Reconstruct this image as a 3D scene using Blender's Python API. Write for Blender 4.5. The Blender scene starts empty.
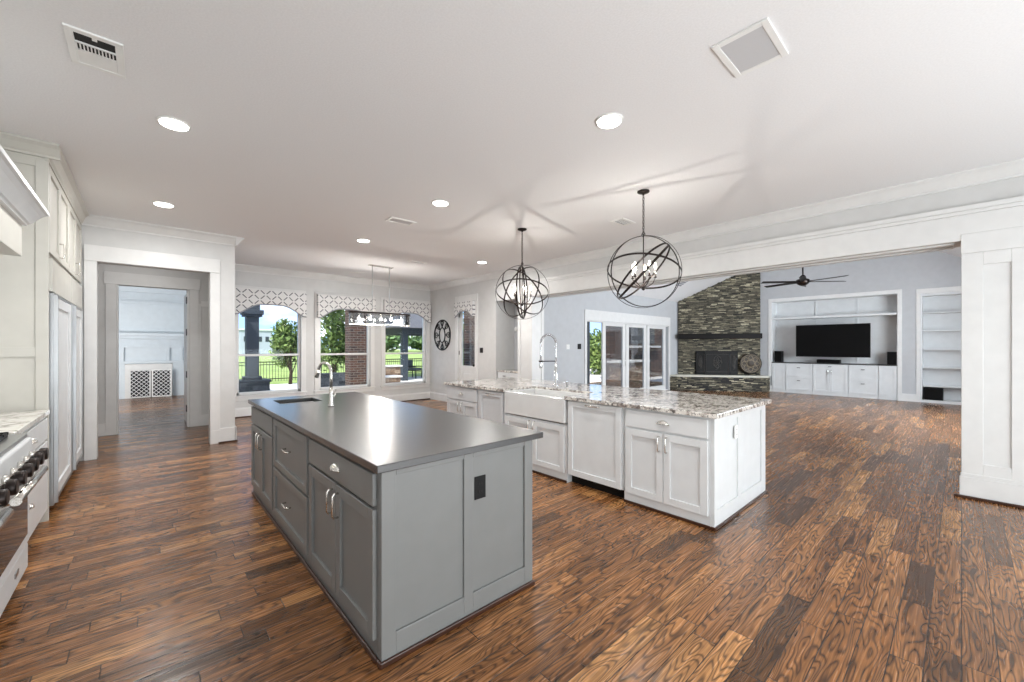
import bpy, bmesh, math, random
from mathutils import Vector, Matrix
random.seed(7)
S = bpy.context.scene
COL = S.collection
PI = math.pi
R = math.radians

# ------------------------------------------------------------------ camera
cam_d = bpy.data.cameras.new('camera'); cam = bpy.data.objects.new('camera', cam_d); COL.objects.link(cam)
cam.location = (0, 0, 1.46); cam.rotation_euler = (R(90), 0, R(-42.1))
cam_d.sensor_width = 36; cam_d.lens = 406 / 1024 * 36; cam_d.shift_y = 5.5 / 1024
cam_d.clip_start = .02; cam_d.clip_end = 600
S.camera = cam
# ------------------------------------------------------------------ exposure, world, sun
S.view_settings.view_transform = 'Standard'; S.view_settings.look = 'None'
S.view_settings.gamma = 1; S.view_settings.use_curve_mapping = False
S.view_settings.exposure = 0.12
w = bpy.data.worlds.new('world'); S.world = w; w.use_nodes = True
wn = w.node_tree; wn.nodes.clear()
def wnode(t, **k):
    n = wn.nodes.new(t)
    for a, b in k.items(): setattr(n, a, b)
    return n
tc = wnode('ShaderNodeTexCoord'); sx = wnode('ShaderNodeSeparateXYZ'); wn.links.new(tc.outputs['Generated'], sx.inputs[0])
gr = wnode('ShaderNodeValToRGB'); wn.links.new(sx.outputs[2], gr.inputs[0])
gr.color_ramp.elements[0].position = 0; gr.color_ramp.elements[0].color = (.40, .60, .86, 1)
gr.color_ramp.elements[1].position = .45; gr.color_ramp.elements[1].color = (.16, .34, .72, 1)
mp = wnode('ShaderNodeMapping'); mp.inputs['Scale'].default_value = (1, 1, 2.6); wn.links.new(tc.outputs['Generated'], mp.inputs[0])
nz = wnode('ShaderNodeTexNoise'); nz.inputs['Scale'].default_value = 3.2; nz.inputs['Detail'].default_value = 6; wn.links.new(mp.outputs[0], nz.inputs['Vector'])
cr = wnode('ShaderNodeValToRGB'); wn.links.new(nz.outputs[0], cr.inputs[0])
cr.color_ramp.elements[0].position = .47; cr.color_ramp.elements[1].position = .58
mx = wnode('ShaderNodeMixRGB'); wn.links.new(cr.outputs[0], mx.inputs[0]); wn.links.new(gr.outputs[0], mx.inputs[1]); mx.inputs[2].default_value = (.9, .92, .95, 1)
bg = wnode('ShaderNodeBackground'); bg.inputs[1].default_value = 1.9; wn.links.new(mx.outputs[0], bg.inputs[0])
wo = wnode('ShaderNodeOutputWorld'); wn.links.new(bg.outputs[0], wo.inputs[0])
sd = bpy.data.lights.new('sun', 'SUN'); sd.energy = 6.5; sd.angle = R(1); sd.color = (1, .96, .88)
so = bpy.data.objects.new('sun', sd); COL.objects.link(so)
so.rotation_euler = Vector((.55, .45, -1)).to_track_quat('-Z', 'Y').to_euler()
def area(name, loc, target, sxx, syy, power, col=(1, 1, 1)):
    d = bpy.data.lights.new(name, 'AREA'); d.shape = 'RECTANGLE'; d.size = sxx; d.size_y = syy; d.energy = power; d.color = col
    o = bpy.data.objects.new(name, d); COL.objects.link(o); o.location = loc
    o.rotation_euler = (Vector(target) - Vector(loc)).to_track_quat('-Z', 'Y').to_euler()
    return o
# added fill lights, out of view behind the camera and in the other rooms
area('fill_light_kitchen', (1.1, -3.3, 1.5), (1.2, 2, 1.7), 4.5, 2.5, 90, (.95, .98, 1))
area('fill_light_ceiling', (2.2, -2.2, .5), (2.4, 1.5, 3.14), 6.0, 2.0, 190, (.88, .96, 1))
area('fill_light_hall', (-.1, 8.5, 3.05), (-.1, 8.5, 0), .8, .8, 7, (1, .96, .92))
area('fill_light_living', (10.9, -1.55, 1.75), (10.9, 3.5, 1.75), 3.6, 1.9, 560, (.97, .985, 1))  # added living room fill, set just outside the made-up south window
area('fill_light_den', (-1.6, 12.6, 1.2), (0, 15.0, 1.8), 1.2, 2, 85, (1, .99, .97))

# ------------------------------------------------------------------ node helper and materials
def srgb(r, g, b):
    f = lambda c: (c / 255 / 12.92) if c / 255 <= .04045 else ((c / 255 + .055) / 1.055) ** 2.4
    return (f(r), f(g), f(b), 1)
class NT:
    def __init__(s, name):
        s.m = bpy.data.materials.new(name); s.m.use_nodes = True
        s.t = s.m.node_tree; s.b = s.t.nodes['Principled BSDF']
    def n(s, typ, ins=None, **k):
        x = s.t.nodes.new(typ)
        for a, b in k.items(): setattr(x, a, b)
        for a, b in (ins or {}).items(): s.set(x.inputs[a], b)
        return x
    def set(s, inp, v):
        if isinstance(v, bpy.types.NodeSocket): s.t.links.new(v, inp)
        elif isinstance(v, bpy.types.Node): s.t.links.new(v.outputs[0], inp)
        else: inp.default_value = v
    def math(s, op, a, b=0., c=None):
        x = s.n('ShaderNodeMath', {0: a, 1: b}, operation=op)
        if c is not None: s.set(x.inputs[2], c)
        return x
    def ramp(s, fac, stops, interp='LINEAR'):
        x = s.n('ShaderNodeValToRGB', {0: fac}); e = x.color_ramp.elements; x.color_ramp.interpolation = interp
        while len(e) < len(stops): e.new(.5)
        for q, (p, c) in zip(e, stops): q.position = p; q.color = c if len(c) == 4 else (*c, 1)
        return x
    def mix(s, fac, a, b, mode='MIX'):
        x = s.n('ShaderNodeMixRGB', {0: fac, 1: a, 2: b}, blend_type=mode); return x
    def bump(s, h, st, dist=.01):
        x = s.n('ShaderNodeBump', {'Height': h, 'Strength': st, 'Distance': dist}); s.set(s.b.inputs['Normal'], x.outputs[0]); return x
    def P(s, **k):
        al = dict(base='Base Color', rough='Roughness', metal='Metallic', spec='Specular IOR Level', alpha='Alpha', trans='Transmission Weight', ior='IOR', coat='Coat Weight', coatr='Coat Roughness', emc='Emission Color', ems='Emission Strength')
        for a, b in k.items(): s.set(s.b.inputs[al[a]], b)
        return s
def plain(name, col, rough=.5, metal=0, noise=.0, spec=.5, coat=0, bump=0, bscale=60):
    t = NT(name); t.P(rough=rough, metal=metal, spec=spec, coat=coat)
    c = (*col, 1) if len(col) == 3 else col
    o = t.n('ShaderNodeTexCoord').outputs['Object']
    nz = t.n('ShaderNodeTexNoise', {'Vector': o, 'Scale': 7. if not bump else float(bscale), 'Detail': 3.})
    k = max(noise, .03)
    r = t.ramp(nz.outputs[0], [(.3, tuple(x * (1 - k) for x in c[:3])), (.7, tuple(min(1, x * (1 + k)) for x in c[:3]))])
    t.P(base=r.outputs[0])
    if bump: t.bump(nz.outputs[0], bump, .004)
    return t.m
def emit(name, col, st):
    t = NT(name); t.P(base=(*col, 1), emc=(*col, 1), ems=st); return t.m
def glass(name, tint=(.95, .98, 1), fac=.03):
    t = NT(name); t.t.nodes.remove(t.b)
    tr = t.n('ShaderNodeBsdfTransparent', {0: (*tint, 1)}); gl = t.n('ShaderNodeBsdfGlossy', {0: (1, 1, 1, 1), 'Roughness': .02})
    fr = t.n('ShaderNodeFresnel', {0: 1.45}); ff = t.math('MULTIPLY', fr, fac * 10)
    m = t.n('ShaderNodeMixShader', {0: ff, 1: tr, 2: gl}); t.set(t.t.nodes['Material Output'].inputs[0], m); return t.m
def floor_mat():
    t = NT('hardwood'); geo = t.n('ShaderNodeNewGeometry'); sp = t.n('ShaderNodeSeparateXYZ', {0: geo.outputs['Position']})
    X, Y = sp.outputs[0], sp.outputs[1]
    W = .115
    row = t.math('FLOOR', t.math('DIVIDE', Y, W)); fy = t.math('FRACT', t.math('DIVIDE', Y, W))
    rn = t.n('ShaderNodeTexWhiteNoise', {'W': row.outputs[0]}, noise_dimensions='1D')
    ln = t.math('MULTIPLY_ADD', rn.outputs[0], .5, .55)
    xs = t.math('DIVIDE', t.math('ADD', X, t.math('MULTIPLY', rn.outputs[0], 37.)), ln)
    colm = t.math('FLOOR', xs); fx = t.math('FRACT', xs)
    idv = t.n('ShaderNodeCombineXYZ', {0: row, 1: colm, 2: 3.})
    idn = t.n('ShaderNodeTexWhiteNoise', {0: idv}, noise_dimensions='3D')
    rnd = idn.outputs[0]
    # grain coordinates: stretched along the board, shifted for each board
    gx = t.math('MULTIPLY_ADD', X, 1.1, t.math('MULTIPLY', rnd, 61.)); gy = t.math('MULTIPLY_ADD', Y, 7.5, t.math('MULTIPLY', rnd, 17.))
    gv = t.n('ShaderNodeCombineXYZ', {0: gx, 1: gy, 2: rnd})
    n1 = t.n('ShaderNodeTexNoise', {'Vector': gv, 'Scale': 1.0, 'Detail': 2., 'Roughness': .5, 'Distortion': .3})
    rings = t.math('FRACT', t.math('MULTIPLY', n1.outputs[0], 21.))
    tri = t.math('ABSOLUTE', t.math('SUBTRACT', rings, .5))
    lines = t.ramp(tri, [(.03, (0, 0, 0)), (.30, (1, 1, 1))])
    fine = t.n('ShaderNodeCombineXYZ', {0: t.math('MULTIPLY', gx, 3.), 1: t.math('MULTIPLY', gy, 12.), 2: rnd})
    n2 = t.n('ShaderNodeTexNoise', {'Vector': fine, 'Scale': 1., 'Detail': 3.})
    base = t.ramp(rnd, [(0, srgb(92, 63, 38)), (.15, srgb(134, 91, 54)), (.55, srgb(154, 106, 64)), (.85, srgb(174, 124, 78)), (1, srgb(198, 148, 96))])
    n3 = t.n('ShaderNodeTexNoise', {'Vector': gv, 'Scale': .6, 'Detail': 2.})
    c1 = t.mix(t.math('MULTIPLY', t.math('SUBTRACT', 1., lines.outputs[0]), .74), base, srgb(30, 16, 9))
    f2 = t.ramp(n2.outputs[0], [(.36, (.48, .45, .42)), (.62, (1.2, 1.18, 1.15))])
    c2 = t.mix(.8, c1, f2, 'MULTIPLY')
    f3 = t.ramp(n3.outputs[0], [(.3, (.62, .58, .55)), (.65, (1.2, 1.18, 1.14))])
    c3 = t.mix(.9, c2, f3, 'MULTIPLY')
    ey = t.math('MINIMUM', fy, t.math('SUBTRACT', 1., fy)); ex = t.math('MINIMUM', fx, t.math('SUBTRACT', 1., fx))
    gap = t.math('MINIMUM', t.math('MULTIPLY', ey, W), t.math('MULTIPLY', ex, ln))
    gm = t.ramp(t.math('DIVIDE', gap, .004), [(.2, (0, 0, 0)), (.8, (1, 1, 1))])
    c4 = t.mix(gm, srgb(18, 10, 7), c3)
    ht = t.math('ADD', t.math('MULTIPLY', gm, .5), t.math('ADD', t.math('MULTIPLY', n2.outputs[0], .25), t.math('MULTIPLY', lines.outputs[0], .3)))
    t.bump(ht, .35, .004)
    rr = t.math('MULTIPLY_ADD', n2.outputs[0], .22, .14)
    t.P(base=c4.outputs[0], rough=rr.outputs[0], spec=.55)
    return t.m
def granite_mat():
    t = NT('granite'); o = t.n('ShaderNodeTexCoord').outputs['Object']
    a = t.n('ShaderNodeTexNoise', {'Vector': o, 'Scale': 9., 'Detail': 8., 'Roughness': .7, 'Distortion': 1.2})
    b = t.n('ShaderNodeTexNoise', {'Vector': o, 'Scale': 34., 'Detail': 4., 'Roughness': .7})
    c = t.n('ShaderNodeTexVoronoi', {'Vector': o, 'Scale': 70.})
    c0 = t.ramp(a.outputs[0], [(.3, srgb(70, 68, 70)), (.42, srgb(140, 130, 124)), (.5, srgb(222, 217, 210)), (.60, srgb(232, 229, 224)), (.68, srgb(160, 140, 126))])
    m = t.ramp(b.outputs[0], [(.39, (1, 1, 1)), (.47, (0, 0, 0))])
    c1 = t.mix(t.math('MULTIPLY', m, .85), c0, srgb(42, 40, 42))
    m2 = t.ramp(c.outputs['Distance'], [(.1, (.82, .8, .78)), (.5, (1, 1, 1))])
    c2 = t.mix(.6, c1, m2, 'MULTIPLY')
    t.P(base=c2.outputs[0], rough=.09, spec=.6); return t.m
def marble_mat():
    t = NT('pale_marble'); o = t.n('ShaderNodeTexCoord').outputs['Object']
    a = t.n('ShaderNodeTexNoise', {'Vector': o, 'Scale': 5., 'Detail': 6., 'Roughness': .6, 'Distortion': 2.})
    c0 = t.ramp(a.outputs[0], [(.35, srgb(150, 146, 140)), (.48, srgb(222, 219, 212)), (.6, srgb(236, 234, 228)), (.7, srgb(200, 190, 175))])
    t.P(base=c0.outputs[0], rough=.15); return t.m
def attr_stone(name, stops, rough=.85):
    t = NT(name); at = t.n('ShaderNodeAttribute', attribute_name='tone'); o = t.n('ShaderNodeTexCoord').outputs['Object']
    nz = t.n('ShaderNodeTexNoise', {'Vector': o, 'Scale': 22., 'Detail': 5.})
    r = t.ramp(at.outputs['Fac'], stops)
    v = t.ramp(nz.outputs[0], [(.3, (.6, .6, .6)), (.7, (1.25, 1.25, 1.2))])
    m = t.mix(.9, r, v, 'MULTIPLY'); t.P(base=m.outputs[0], rough=rough); t.bump(nz.outputs[0], .5, .02); return t.m
def lattice_mat(name, period, half, bg_, fg, gapw=.33, axes=(0, 2)):
    t = NT(name); o = t.n('ShaderNodeTexCoord').outputs['Object']; sp = t.n('ShaderNodeSeparateXYZ', {0: o})
    def cell(s_): return t.math('ABSOLUTE', t.math('SUBTRACT', t.math('FRACT', t.math('DIVIDE', t.math('ADD', s_, 50.), period)), .5))
    a, b = cell(sp.outputs[axes[0]]), cell(sp.outputs[axes[1]])
    l = t.math('LESS_THAN', t.math('ABSOLUTE', t.math('SUBTRACT', t.math('ADD', a, b), .5)), half)
    g = t.math('LESS_THAN', t.math('ABSOLUTE', t.math('SUBTRACT', a, b)), gapw)
    m = t.math('MULTIPLY', l, g); c = t.mix(m, bg_, fg); t.P(base=c.outputs[0], rough=.8); return t.m
def brick_mat():
    t = NT('brown_brick'); o = t.n('ShaderNodeTexCoord').outputs['Object']; sp = t.n('ShaderNodeSeparateXYZ', {0: o})
    u = t.math('ADD', sp.outputs[0], sp.outputs[1]); v = t.n('ShaderNodeCombineXYZ', {0: u, 1: sp.outputs[2]})
    b = t.n('ShaderNodeTexBrick', {'Vector': v, 'Color1': srgb(92, 60, 46), 'Color2': srgb(58, 44, 40), 'Mortar': srgb(120, 110, 100), 'Scale': 1., 'Mortar Size': .008, 'Brick Width': .22, 'Row Height': .075})
    t.P(base=b.outputs[0], rough=.9); return t.m
def grass_mat():
    t = NT('lawn_grass'); o = t.n('ShaderNodeTexCoord').outputs['Object']
    a = t.n('ShaderNodeTexNoise', {'Vector': o, 'Scale': .5, 'Detail': 8., 'Roughness': .7})
    c = t.ramp(a.outputs[0], [(.3, srgb(112, 130, 62)), (.55, srgb(146, 162, 84)), (.75, srgb(178, 186, 118))])
    t.P(base=c.outputs[0], rough=.95); return t.m
def leaf_mat(name, c1, c2, c3):
    t = NT(name); at = t.n('ShaderNodeAttribute', attribute_name='tone'); r = t.ramp(at.outputs['Fac'], [(0, c1), (.5, c2), (1, c3)])
    t.P(base=r.outputs[0], rough=.7); return t.m

M = {}
M['floor'] = floor_mat()
M['wall'] = plain('wall_paint', srgb(206, 206, 205), .55, noise=.01)
M['ceil'] = plain('ceiling_paint', srgb(232, 232, 233), .8, noise=.01, bump=.25, bscale=90)
M['trim'] = plain('trim_paint', srgb(221, 221, 220), .35, noise=.01)
M['lwall'] = plain('living_wall_paint', srgb(184, 186, 189), .6, noise=.01)
M['gwall'] = plain('niche_wall_paint', srgb(186, 188, 192), .6, noise=.01)
M['white'] = plain('white_cabinet_paint', srgb(217, 219, 220), .35, noise=.01)
M['greige'] = plain('greige_cabinet_paint', srgb(200, 198, 190), .38, noise=.01)
M['grey'] = plain('grey_island_paint', srgb(121, 122, 121), .4, noise=.01)
M['ltgrey'] = plain('light_grey_cabinet_paint', srgb(200, 201, 203), .38, noise=.01)
M['blackstone'] = plain('leathered_black_granite', srgb(24, 25, 27), .3, noise=.25, bump=.1, bscale=140)
M['blackstone'].node_tree.nodes['Principled BSDF'].inputs['IOR'].default_value = 1.6
M['blackstone'].node_tree.nodes['Principled BSDF'].inputs['Coat Weight'].default_value = 1.0
M['blackstone'].node_tree.nodes['Principled BSDF'].inputs['Coat Roughness'].default_value = .22
M['granite'] = granite_mat()
M['marble'] = marble_mat()
M['shoe'] = plain('dark_wood_moulding', srgb(58, 32, 20), .35, noise=.2)
M['mantel'] = plain('black_stained_wood', srgb(17, 14, 13), .6, noise=.2, spec=.2)
M['nickel'] = plain('brushed_nickel', (.72, .70, .66), .22, 1)
M['chrome'] = plain('polished_chrome', (.8, .81, .83), .1, 1)
M['steel'] = plain('stainless_steel', (.42, .43, .44), .3, 1)
M['bronze'] = plain('dark_bronze_metal', srgb(46, 40, 38), .38, .8)
M['black'] = plain('black_plastic', srgb(14, 14, 15), .5, spec=.25)
M['iron'] = plain('black_iron', srgb(22, 22, 24), .5, .5)
M['screen'] = plain('tv_glass', srgb(7, 7, 8), .45, spec=.15)
M['ceramic'] = plain('white_fireclay', srgb(220, 220, 219), .12, coat=.4)
M['plastic'] = plain('white_plastic', srgb(232, 232, 230), .4)
M['fabricgrey'] = plain('grey_piping_fabric', srgb(150, 151, 156), .9)
M['dark'] = plain('recess_shadow_paint', srgb(40, 40, 40), .9)
M['glass'] = glass('window_glass')
M['dglass'] = glass('sliding_door_glass', (.8, .83, .86), .05)
M['oglass'] = plain('oven_glass', srgb(26, 27, 32), .07, spec=.8)
M['cglass'] = glass('chandelier_crystal', (.86, .88, .9), .3)
M['bulb'] = emit('glowing_bulb', (1, .93, .82), 14)
M['lamp'] = emit('recessed_lamp_lens', (1, .97, .92), 9)
M['ledger'] = attr_stone('stacked_ledger_stone', [(0, srgb(44, 43, 39)), (.35, srgb(84, 80, 70)), (.65, srgb(116, 110, 94)), (.88, srgb(168, 160, 138)), (1, srgb(198, 190, 166))])
M['paleslab'] = plain('pale_limestone_slab', srgb(206, 203, 190), .5, noise=.06)
M['valance'] = lattice_mat('trellis_fabric', .215, .062, srgb(226, 225, 224), srgb(96, 98, 106))
M['valance_side'] = lattice_mat('trellis_fabric_side', .215, .062, srgb(226, 225, 224), srgb(96, 98, 106), axes=(1, 2))
M['scr'] = lattice_mat('fretwork_screen', .105, .085, srgb(20, 22, 28), srgb(226, 228, 230), .6)
M['den'] = plain('pale_blue_den_paint', srgb(208, 217, 224), .5, noise=.01)
M['brick'] = brick_mat()
M['post'] = plain('dark_painted_post', srgb(52, 58, 66), .6)
M['concrete'] = plain('pale_concrete', srgb(214, 208, 200), .9, noise=.06)
M['grass'] = grass_mat()
M['leaf'] = leaf_mat('bright_leaves', srgb(58, 80, 38), srgb(100, 124, 58), srgb(146, 164, 92))
M['leafd'] = leaf_mat('distant_leaves', srgb(48, 72, 40), srgb(84, 112, 58), srgb(124, 148, 86))
M['bark'] = plain('tree_bark', srgb(74, 60, 48), .9, noise=.2)
M['water'] = plain('pool_water', srgb(70, 150, 175), .05, noise=.1)
M['bldg'] = plain('distant_pale_cladding', srgb(176, 180, 190), .8)
M['shingle'] = plain('grey_shingle', srgb(88, 86, 88), .9, noise=.15)
M['cushion'] = plain('slate_cushion', srgb(70, 76, 84), .9)
M['fstone'] = attr_stone('patio_stone', [(0, srgb(92, 70, 56)), (.5, srgb(140, 112, 90)), (1, srgb(182, 160, 138))])
M['darkstone'] = attr_stone('dark_porch_stone', [(0, srgb(46, 50, 56)), (.5, srgb(70, 74, 80)), (1, srgb(104, 106, 110))])

# ------------------------------------------------------------------ geometry helper
class Fr:
    """frame on a vertical face: u runs along the face, v is up, n points out of it"""
    def __init__(s, o, u, n): s.o = Vector((*o, 0)) if len(o) == 2 else Vector(o); s.u = Vector((*u, 0)).normalized(); s.n = Vector((*n, 0)).normalized()
    def p(s, u, v, n=0): return s.o + s.u * u + Vector((0, 0, v)) + s.n * n
WM = {}
class MB:
    def __init__(s): s.v = []; s.f = []; s.tone = []; s.sm = []
    def _add(s, vs, fs, tone=.5, smooth=False):
        b = len(s.v); s.v += [Vector(q) for q in vs]
        for f in fs: s.f.append([b + i for i in f]); s.tone.append(tone); s.sm.append(smooth)
        return s
    def hexa(s, q, tone=.5): return s._add(q, [(0, 1, 2, 3), (4, 7, 6, 5), (0, 4, 5, 1), (1, 5, 6, 2), (2, 6, 7, 3), (3, 7, 4, 0)], tone)
    def box(s, x0, x1, y0, y1, z0, z1, tone=.5):
        return s.hexa([(x0, y0, z0), (x1, y0, z0), (x1, y1, z0), (x0, y1, z0), (x0, y0, z1), (x1, y0, z1), (x1, y1, z1), (x0, y1, z1)], tone)
    def fb(s, fr, u0, u1, v0, v1, n0, n1, tone=.5):
        return s.hexa([fr.p(u0, v0, n0), fr.p(u1, v0, n0), fr.p(u1, v0, n1), fr.p(u0, v0, n1), fr.p(u0, v1, n0), fr.p(u1, v1, n0), fr.p(u1, v1, n1), fr.p(u0, v1, n1)], tone)
    def prism(s, pts, off, tone=.5, smooth=False):
        n = len(pts); off = Vector(off); a = [Vector(p) for p in pts]; vs = a + [p + off for p in a]
        s._add(vs, [tuple(range(n)), tuple(range(2 * n - 1, n - 1, -1))], tone)
        b = len(s.v) - 2 * n
        for i in range(n): j = (i + 1) % n; s.f.append([b + i, b + j, b + n + j, b + n + i]); s.tone.append(tone); s.sm.append(smooth)
        return s
    def prof(s, fr, u0, u1, pts):           # profile of (n, v) points swept along u
        return s.prism([fr.p(u0, v, n) for n, v in pts], fr.u * (u1 - u0))
    def tube(s, path, r, seg=8, closed=False, smooth=True):
        P = [Vector(p) for p in path]; n = len(P); rs = r if isinstance(r, (list, tuple)) else [r] * n
        vs = []; prev = None
        for i, p in enumerate(P):
            if closed: t = P[(i + 1) % n] - P[i - 1]
            else: t = P[min(i + 1, n - 1)] - P[max(i - 1, 0)]
            t.normalize()
            if prev is None: a = Vector((0, 0, 1)) if abs(t.z) < .9 else Vector((1, 0, 0)); x = t.cross(a).normalized()
            else: x = (prev - t * prev.dot(t)).normalized()
            prev = x; y = t.cross(x)
            for k in range(seg): an = 2 * PI * k / seg; vs.append(p + (x * math.cos(an) + y * math.sin(an)) * rs[i])
        fs = []
        for i in range(n if closed else n - 1):
            j = (i + 1) % n
            for k in range(seg): l = (k + 1) % seg; fs.append((i * seg + k, i * seg + l, j * seg + l, j * seg + k))
        s._add(vs, fs, smooth=smooth)
        if not closed:
            b = len(s.v) - len(vs)
            for base in (0, (n - 1) * seg): s.f.append([b + base + k for k in range(seg)]); s.tone.append(.5); s.sm.append(False)
        return s
    def lathe(s, prof, c, seg=24, axis=(0, 0, 1), smooth=True, sc=(1, 1)):
        q = Vector((0, 0, 1)).rotation_difference(Vector(axis)).to_matrix(); c = Vector(c); vs = []
        for r, z in prof:
            for k in range(seg): an = 2 * PI * k / seg; vs.append(c + q @ Vector((r * math.cos(an) * sc[0], r * math.sin(an) * sc[1], z)))
        fs = [(i * seg + k, i * seg + (k + 1) % seg, (i + 1) * seg + (k + 1) % seg, (i + 1) * seg + k) for i in range(len(prof) - 1) for k in range(seg)]
        s._add(vs, fs, smooth=smooth); b = len(s.v) - len(vs)
        for base, (r, z) in ((0, prof[0]), ((len(prof) - 1) * seg, prof[-1])):
            if r > 1e-6: s.f.append([b + base + k for k in range(seg)]); s.tone.append(.5); s.sm.append(False)
        return s
    def ring(s, c, r, normal, wid=.018, th=.005, seg=48):    # flat metal hoop: band of width wid lying along the axis
        q = Vector((0, 0, 1)).rotation_difference(Vector(normal).normalized()).to_matrix(); c = Vector(c); vs = []
        for k in range(seg):
            an = 2 * PI * k / seg
            for rr, z in ((r - th / 2, -wid / 2), (r + th / 2, -wid / 2), (r + th / 2, wid / 2), (r - th / 2, wid / 2)):
                vs.append(c + q @ Vector((rr * math.cos(an), rr * math.sin(an), z)))
        fs = [(k * 4 + a, k * 4 + (a + 1) % 4, ((k + 1) % seg) * 4 + (a + 1) % 4, ((k + 1) % seg) * 4 + a) for k in range(seg) for a in range(4)]
        return s._add(vs, fs)
    def ball(s, c, r, seg=12, sc=(1, 1, 1)):
        m = seg // 2; pr = [(max(r * math.sin(PI * i / m), 1e-5), -r * math.cos(PI * i / m) * sc[2]) for i in range(m + 1)]
        return s.lathe(pr, c, seg, sc=sc[:2])
    def build(s, name, mat, parent=None, bevel=0, label=None, kind=None, origin=None):
        me = bpy.data.meshes.new(name); o = bpy.data.objects.new(name, me); COL.objects.link(o)
        if parent is not None: Wm = WM[parent.name]; o.parent = parent
        else:
            if origin is None:
                xs = [v.x for v in s.v]; ys = [v.y for v in s.v]; zs = [v.z for v in s.v]
                origin = ((min(xs) + max(xs)) / 2, (min(ys) + max(ys)) / 2, min(zs))
            Wm = Matrix.Translation(origin); o.location = origin
        WM[o.name] = Wm; inv = Wm.inverted()
        me.from_pydata([inv @ v for v in s.v], [], s.f)
        at = me.attributes.new('tone', 'FLOAT', 'FACE'); at.data.foreach_set('value', s.tone)
        me.polygons.foreach_set('use_smooth', s.sm)
        bm = bmesh.new(); bm.from_mesh(me); bmesh.ops.recalc_face_normals(bm, faces=bm.faces); bm.to_mesh(me); bm.free()
        me.materials.append(M[mat] if isinstance(mat, str) else mat)
        if bevel:
            b = o.modifiers.new('bevel', 'BEVEL'); b.width = bevel; b.segments = 2; b.limit_method = 'ANGLE'; b.angle_limit = R(40); b.harden_normals = False
        if label: o['label'] = label
        if kind: o['kind'] = kind
        return o
def tag(o, label, cat, group=None, kind=None):
    o['label'] = label; o['category'] = cat
    if group: o['group'] = group
    if kind: o['kind'] = kind
    return o
def thing(name, loc, label, cat, group=None, rz=0):
    o = bpy.data.objects.new(name, None); COL.objects.link(o); o.location = loc; o.rotation_euler = (0, 0, rz); o.empty_display_size = .1
    WM[o.name] = Matrix.Translation(loc) @ Matrix.Rotation(rz, 4, 'Z'); return tag(o, label, cat, group)
def struct(name, mb, mat, parent=None, bevel=0):
    o = mb.build(name, mat, parent, bevel)
    if parent is None: o['kind'] = 'structure'
    return o
def dup(root, delta, label=None, rz=0):
    def rec(o, par):
        c = o.copy(); COL.objects.link(c); c.parent = par
        for ch in list(KIDS.get(o.name, [])) or [q for q in o.children]: rec(ch, c)
        return c
    r = rec(root, None); r.location = Vector(root.location) + Vector(delta); r.rotation_euler.z += rz
    WM[r.name] = Matrix.Translation(r.location) @ Matrix.Rotation(r.rotation_euler.z, 4, 'Z')
    if label: r['label'] = label
    return r
KIDS = {}

CEIL = 3.14; XR = 5.92; XL = -1.25; YW = 9.96; YD = 7.53; YI = 9.41; XT = 15.1; YS = 6.6
# ================================================================== SETTING
struct('floor', MB().box(-1.6, 15.7, -3.6, YW + .12, -.1, 0).box(-2.2, 1.37, YW + .1, 16.2, -.1, 0), 'floor')
struct('ceiling', MB().box(-1.4, XR + .2, -3.6, YW + .14, CEIL, CEIL + .12), 'ceil')
# vaulted living room ceiling
RY, RZ_, SL = 2.7, 5.2, .5641
zv = lambda y: RZ_ - abs(y - RY) * SL
def slab(y0, y1): return MB().prism([(XR + .3, y0, zv(y0)), (XR + .3, y1, zv(y1)), (XR + .3, y1, zv(y1) + .12), (XR + .3, y0, zv(y0) + .12)], (XT + .5 - XR - .3, 0, 0))
struct('ceiling_vault_north', slab(RY, YS + .12), 'ceil'); struct('ceiling_vault_south', slab(-1.32, RY), 'ceil')
struct('wall_left', MB().box(XL - .15, XL, -3.6, YD, 0, CEIL), 'wall')
struct('wall_back', MB().box(XL - .15, XR, -3.6, -3.45, 0, CEIL), 'wall')
# doorway wall with its wide cased opening, and return wall beside the breakfast area
OX0, OX1, OZ = -.464, .719, 2.565
struct('wall_doorway', MB().box(XL - .15, OX0, YD, YD + .16, 0, CEIL).box(OX1, 1.03, YD, YD + .16, 0, CEIL).box(OX0, OX1, YD, YD + .16, OZ, CEIL)
       .box(.91, 1.03, YD + .16, YW, 0, CEIL), 'wall')
fd = Fr((0, YD), (1, 0), (0, -1))
struct('trim_1', MB().fb(fd, OX0 - .118, OX0, 0, OZ, 0, .025).fb(fd, OX1, OX1 + .122, 0, OZ, 0, .025).fb(fd, OX0 - .118, OX1 + .122, OZ, OZ + .205, 0, .028)
       .fb(fd, OX0 - .118, OX1 + .122, OZ, OZ + .012, .028, .036), 'trim', bevel=.004)
# inner hall wall with door opening
IX0, IX1, IZ = -.351, .60, 2.49
fi = Fr((0, YI), (1, 0), (0, -1))
struct('wall_hall', MB().box(-1.4, IX0, YI, YI + .14, 0, CEIL).box(IX1, .93, YI, YI + .14, 0, CEIL).box(IX0, IX1, YI, YI + .14, IZ, CEIL), 'wall')
struct('trim_2', MB().fb(fi, IX0 - .13, IX0, 0, IZ, 0, .025).fb(fi, IX1, IX1 + .13, 0, IZ, 0, .025).fb(fi, IX0 - .15, IX1 + .15, IZ, IZ + .2, 0, .03)
       .fb(fi, IX1 + .13, IX1 + .17, .2, 2.25, 0, .012).fb(fi, IX1 + .17, .91, 2.2, 2.3, 0, .012), 'trim', bevel=.003)
struct('baseboard_hall', MB().fb(fi, -1.25, IX0 - .13, 0, .2, 0, .02).fb(fi, IX1 + .13, .91, 0, .2, 0, .02), 'trim', bevel=.003)
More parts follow.
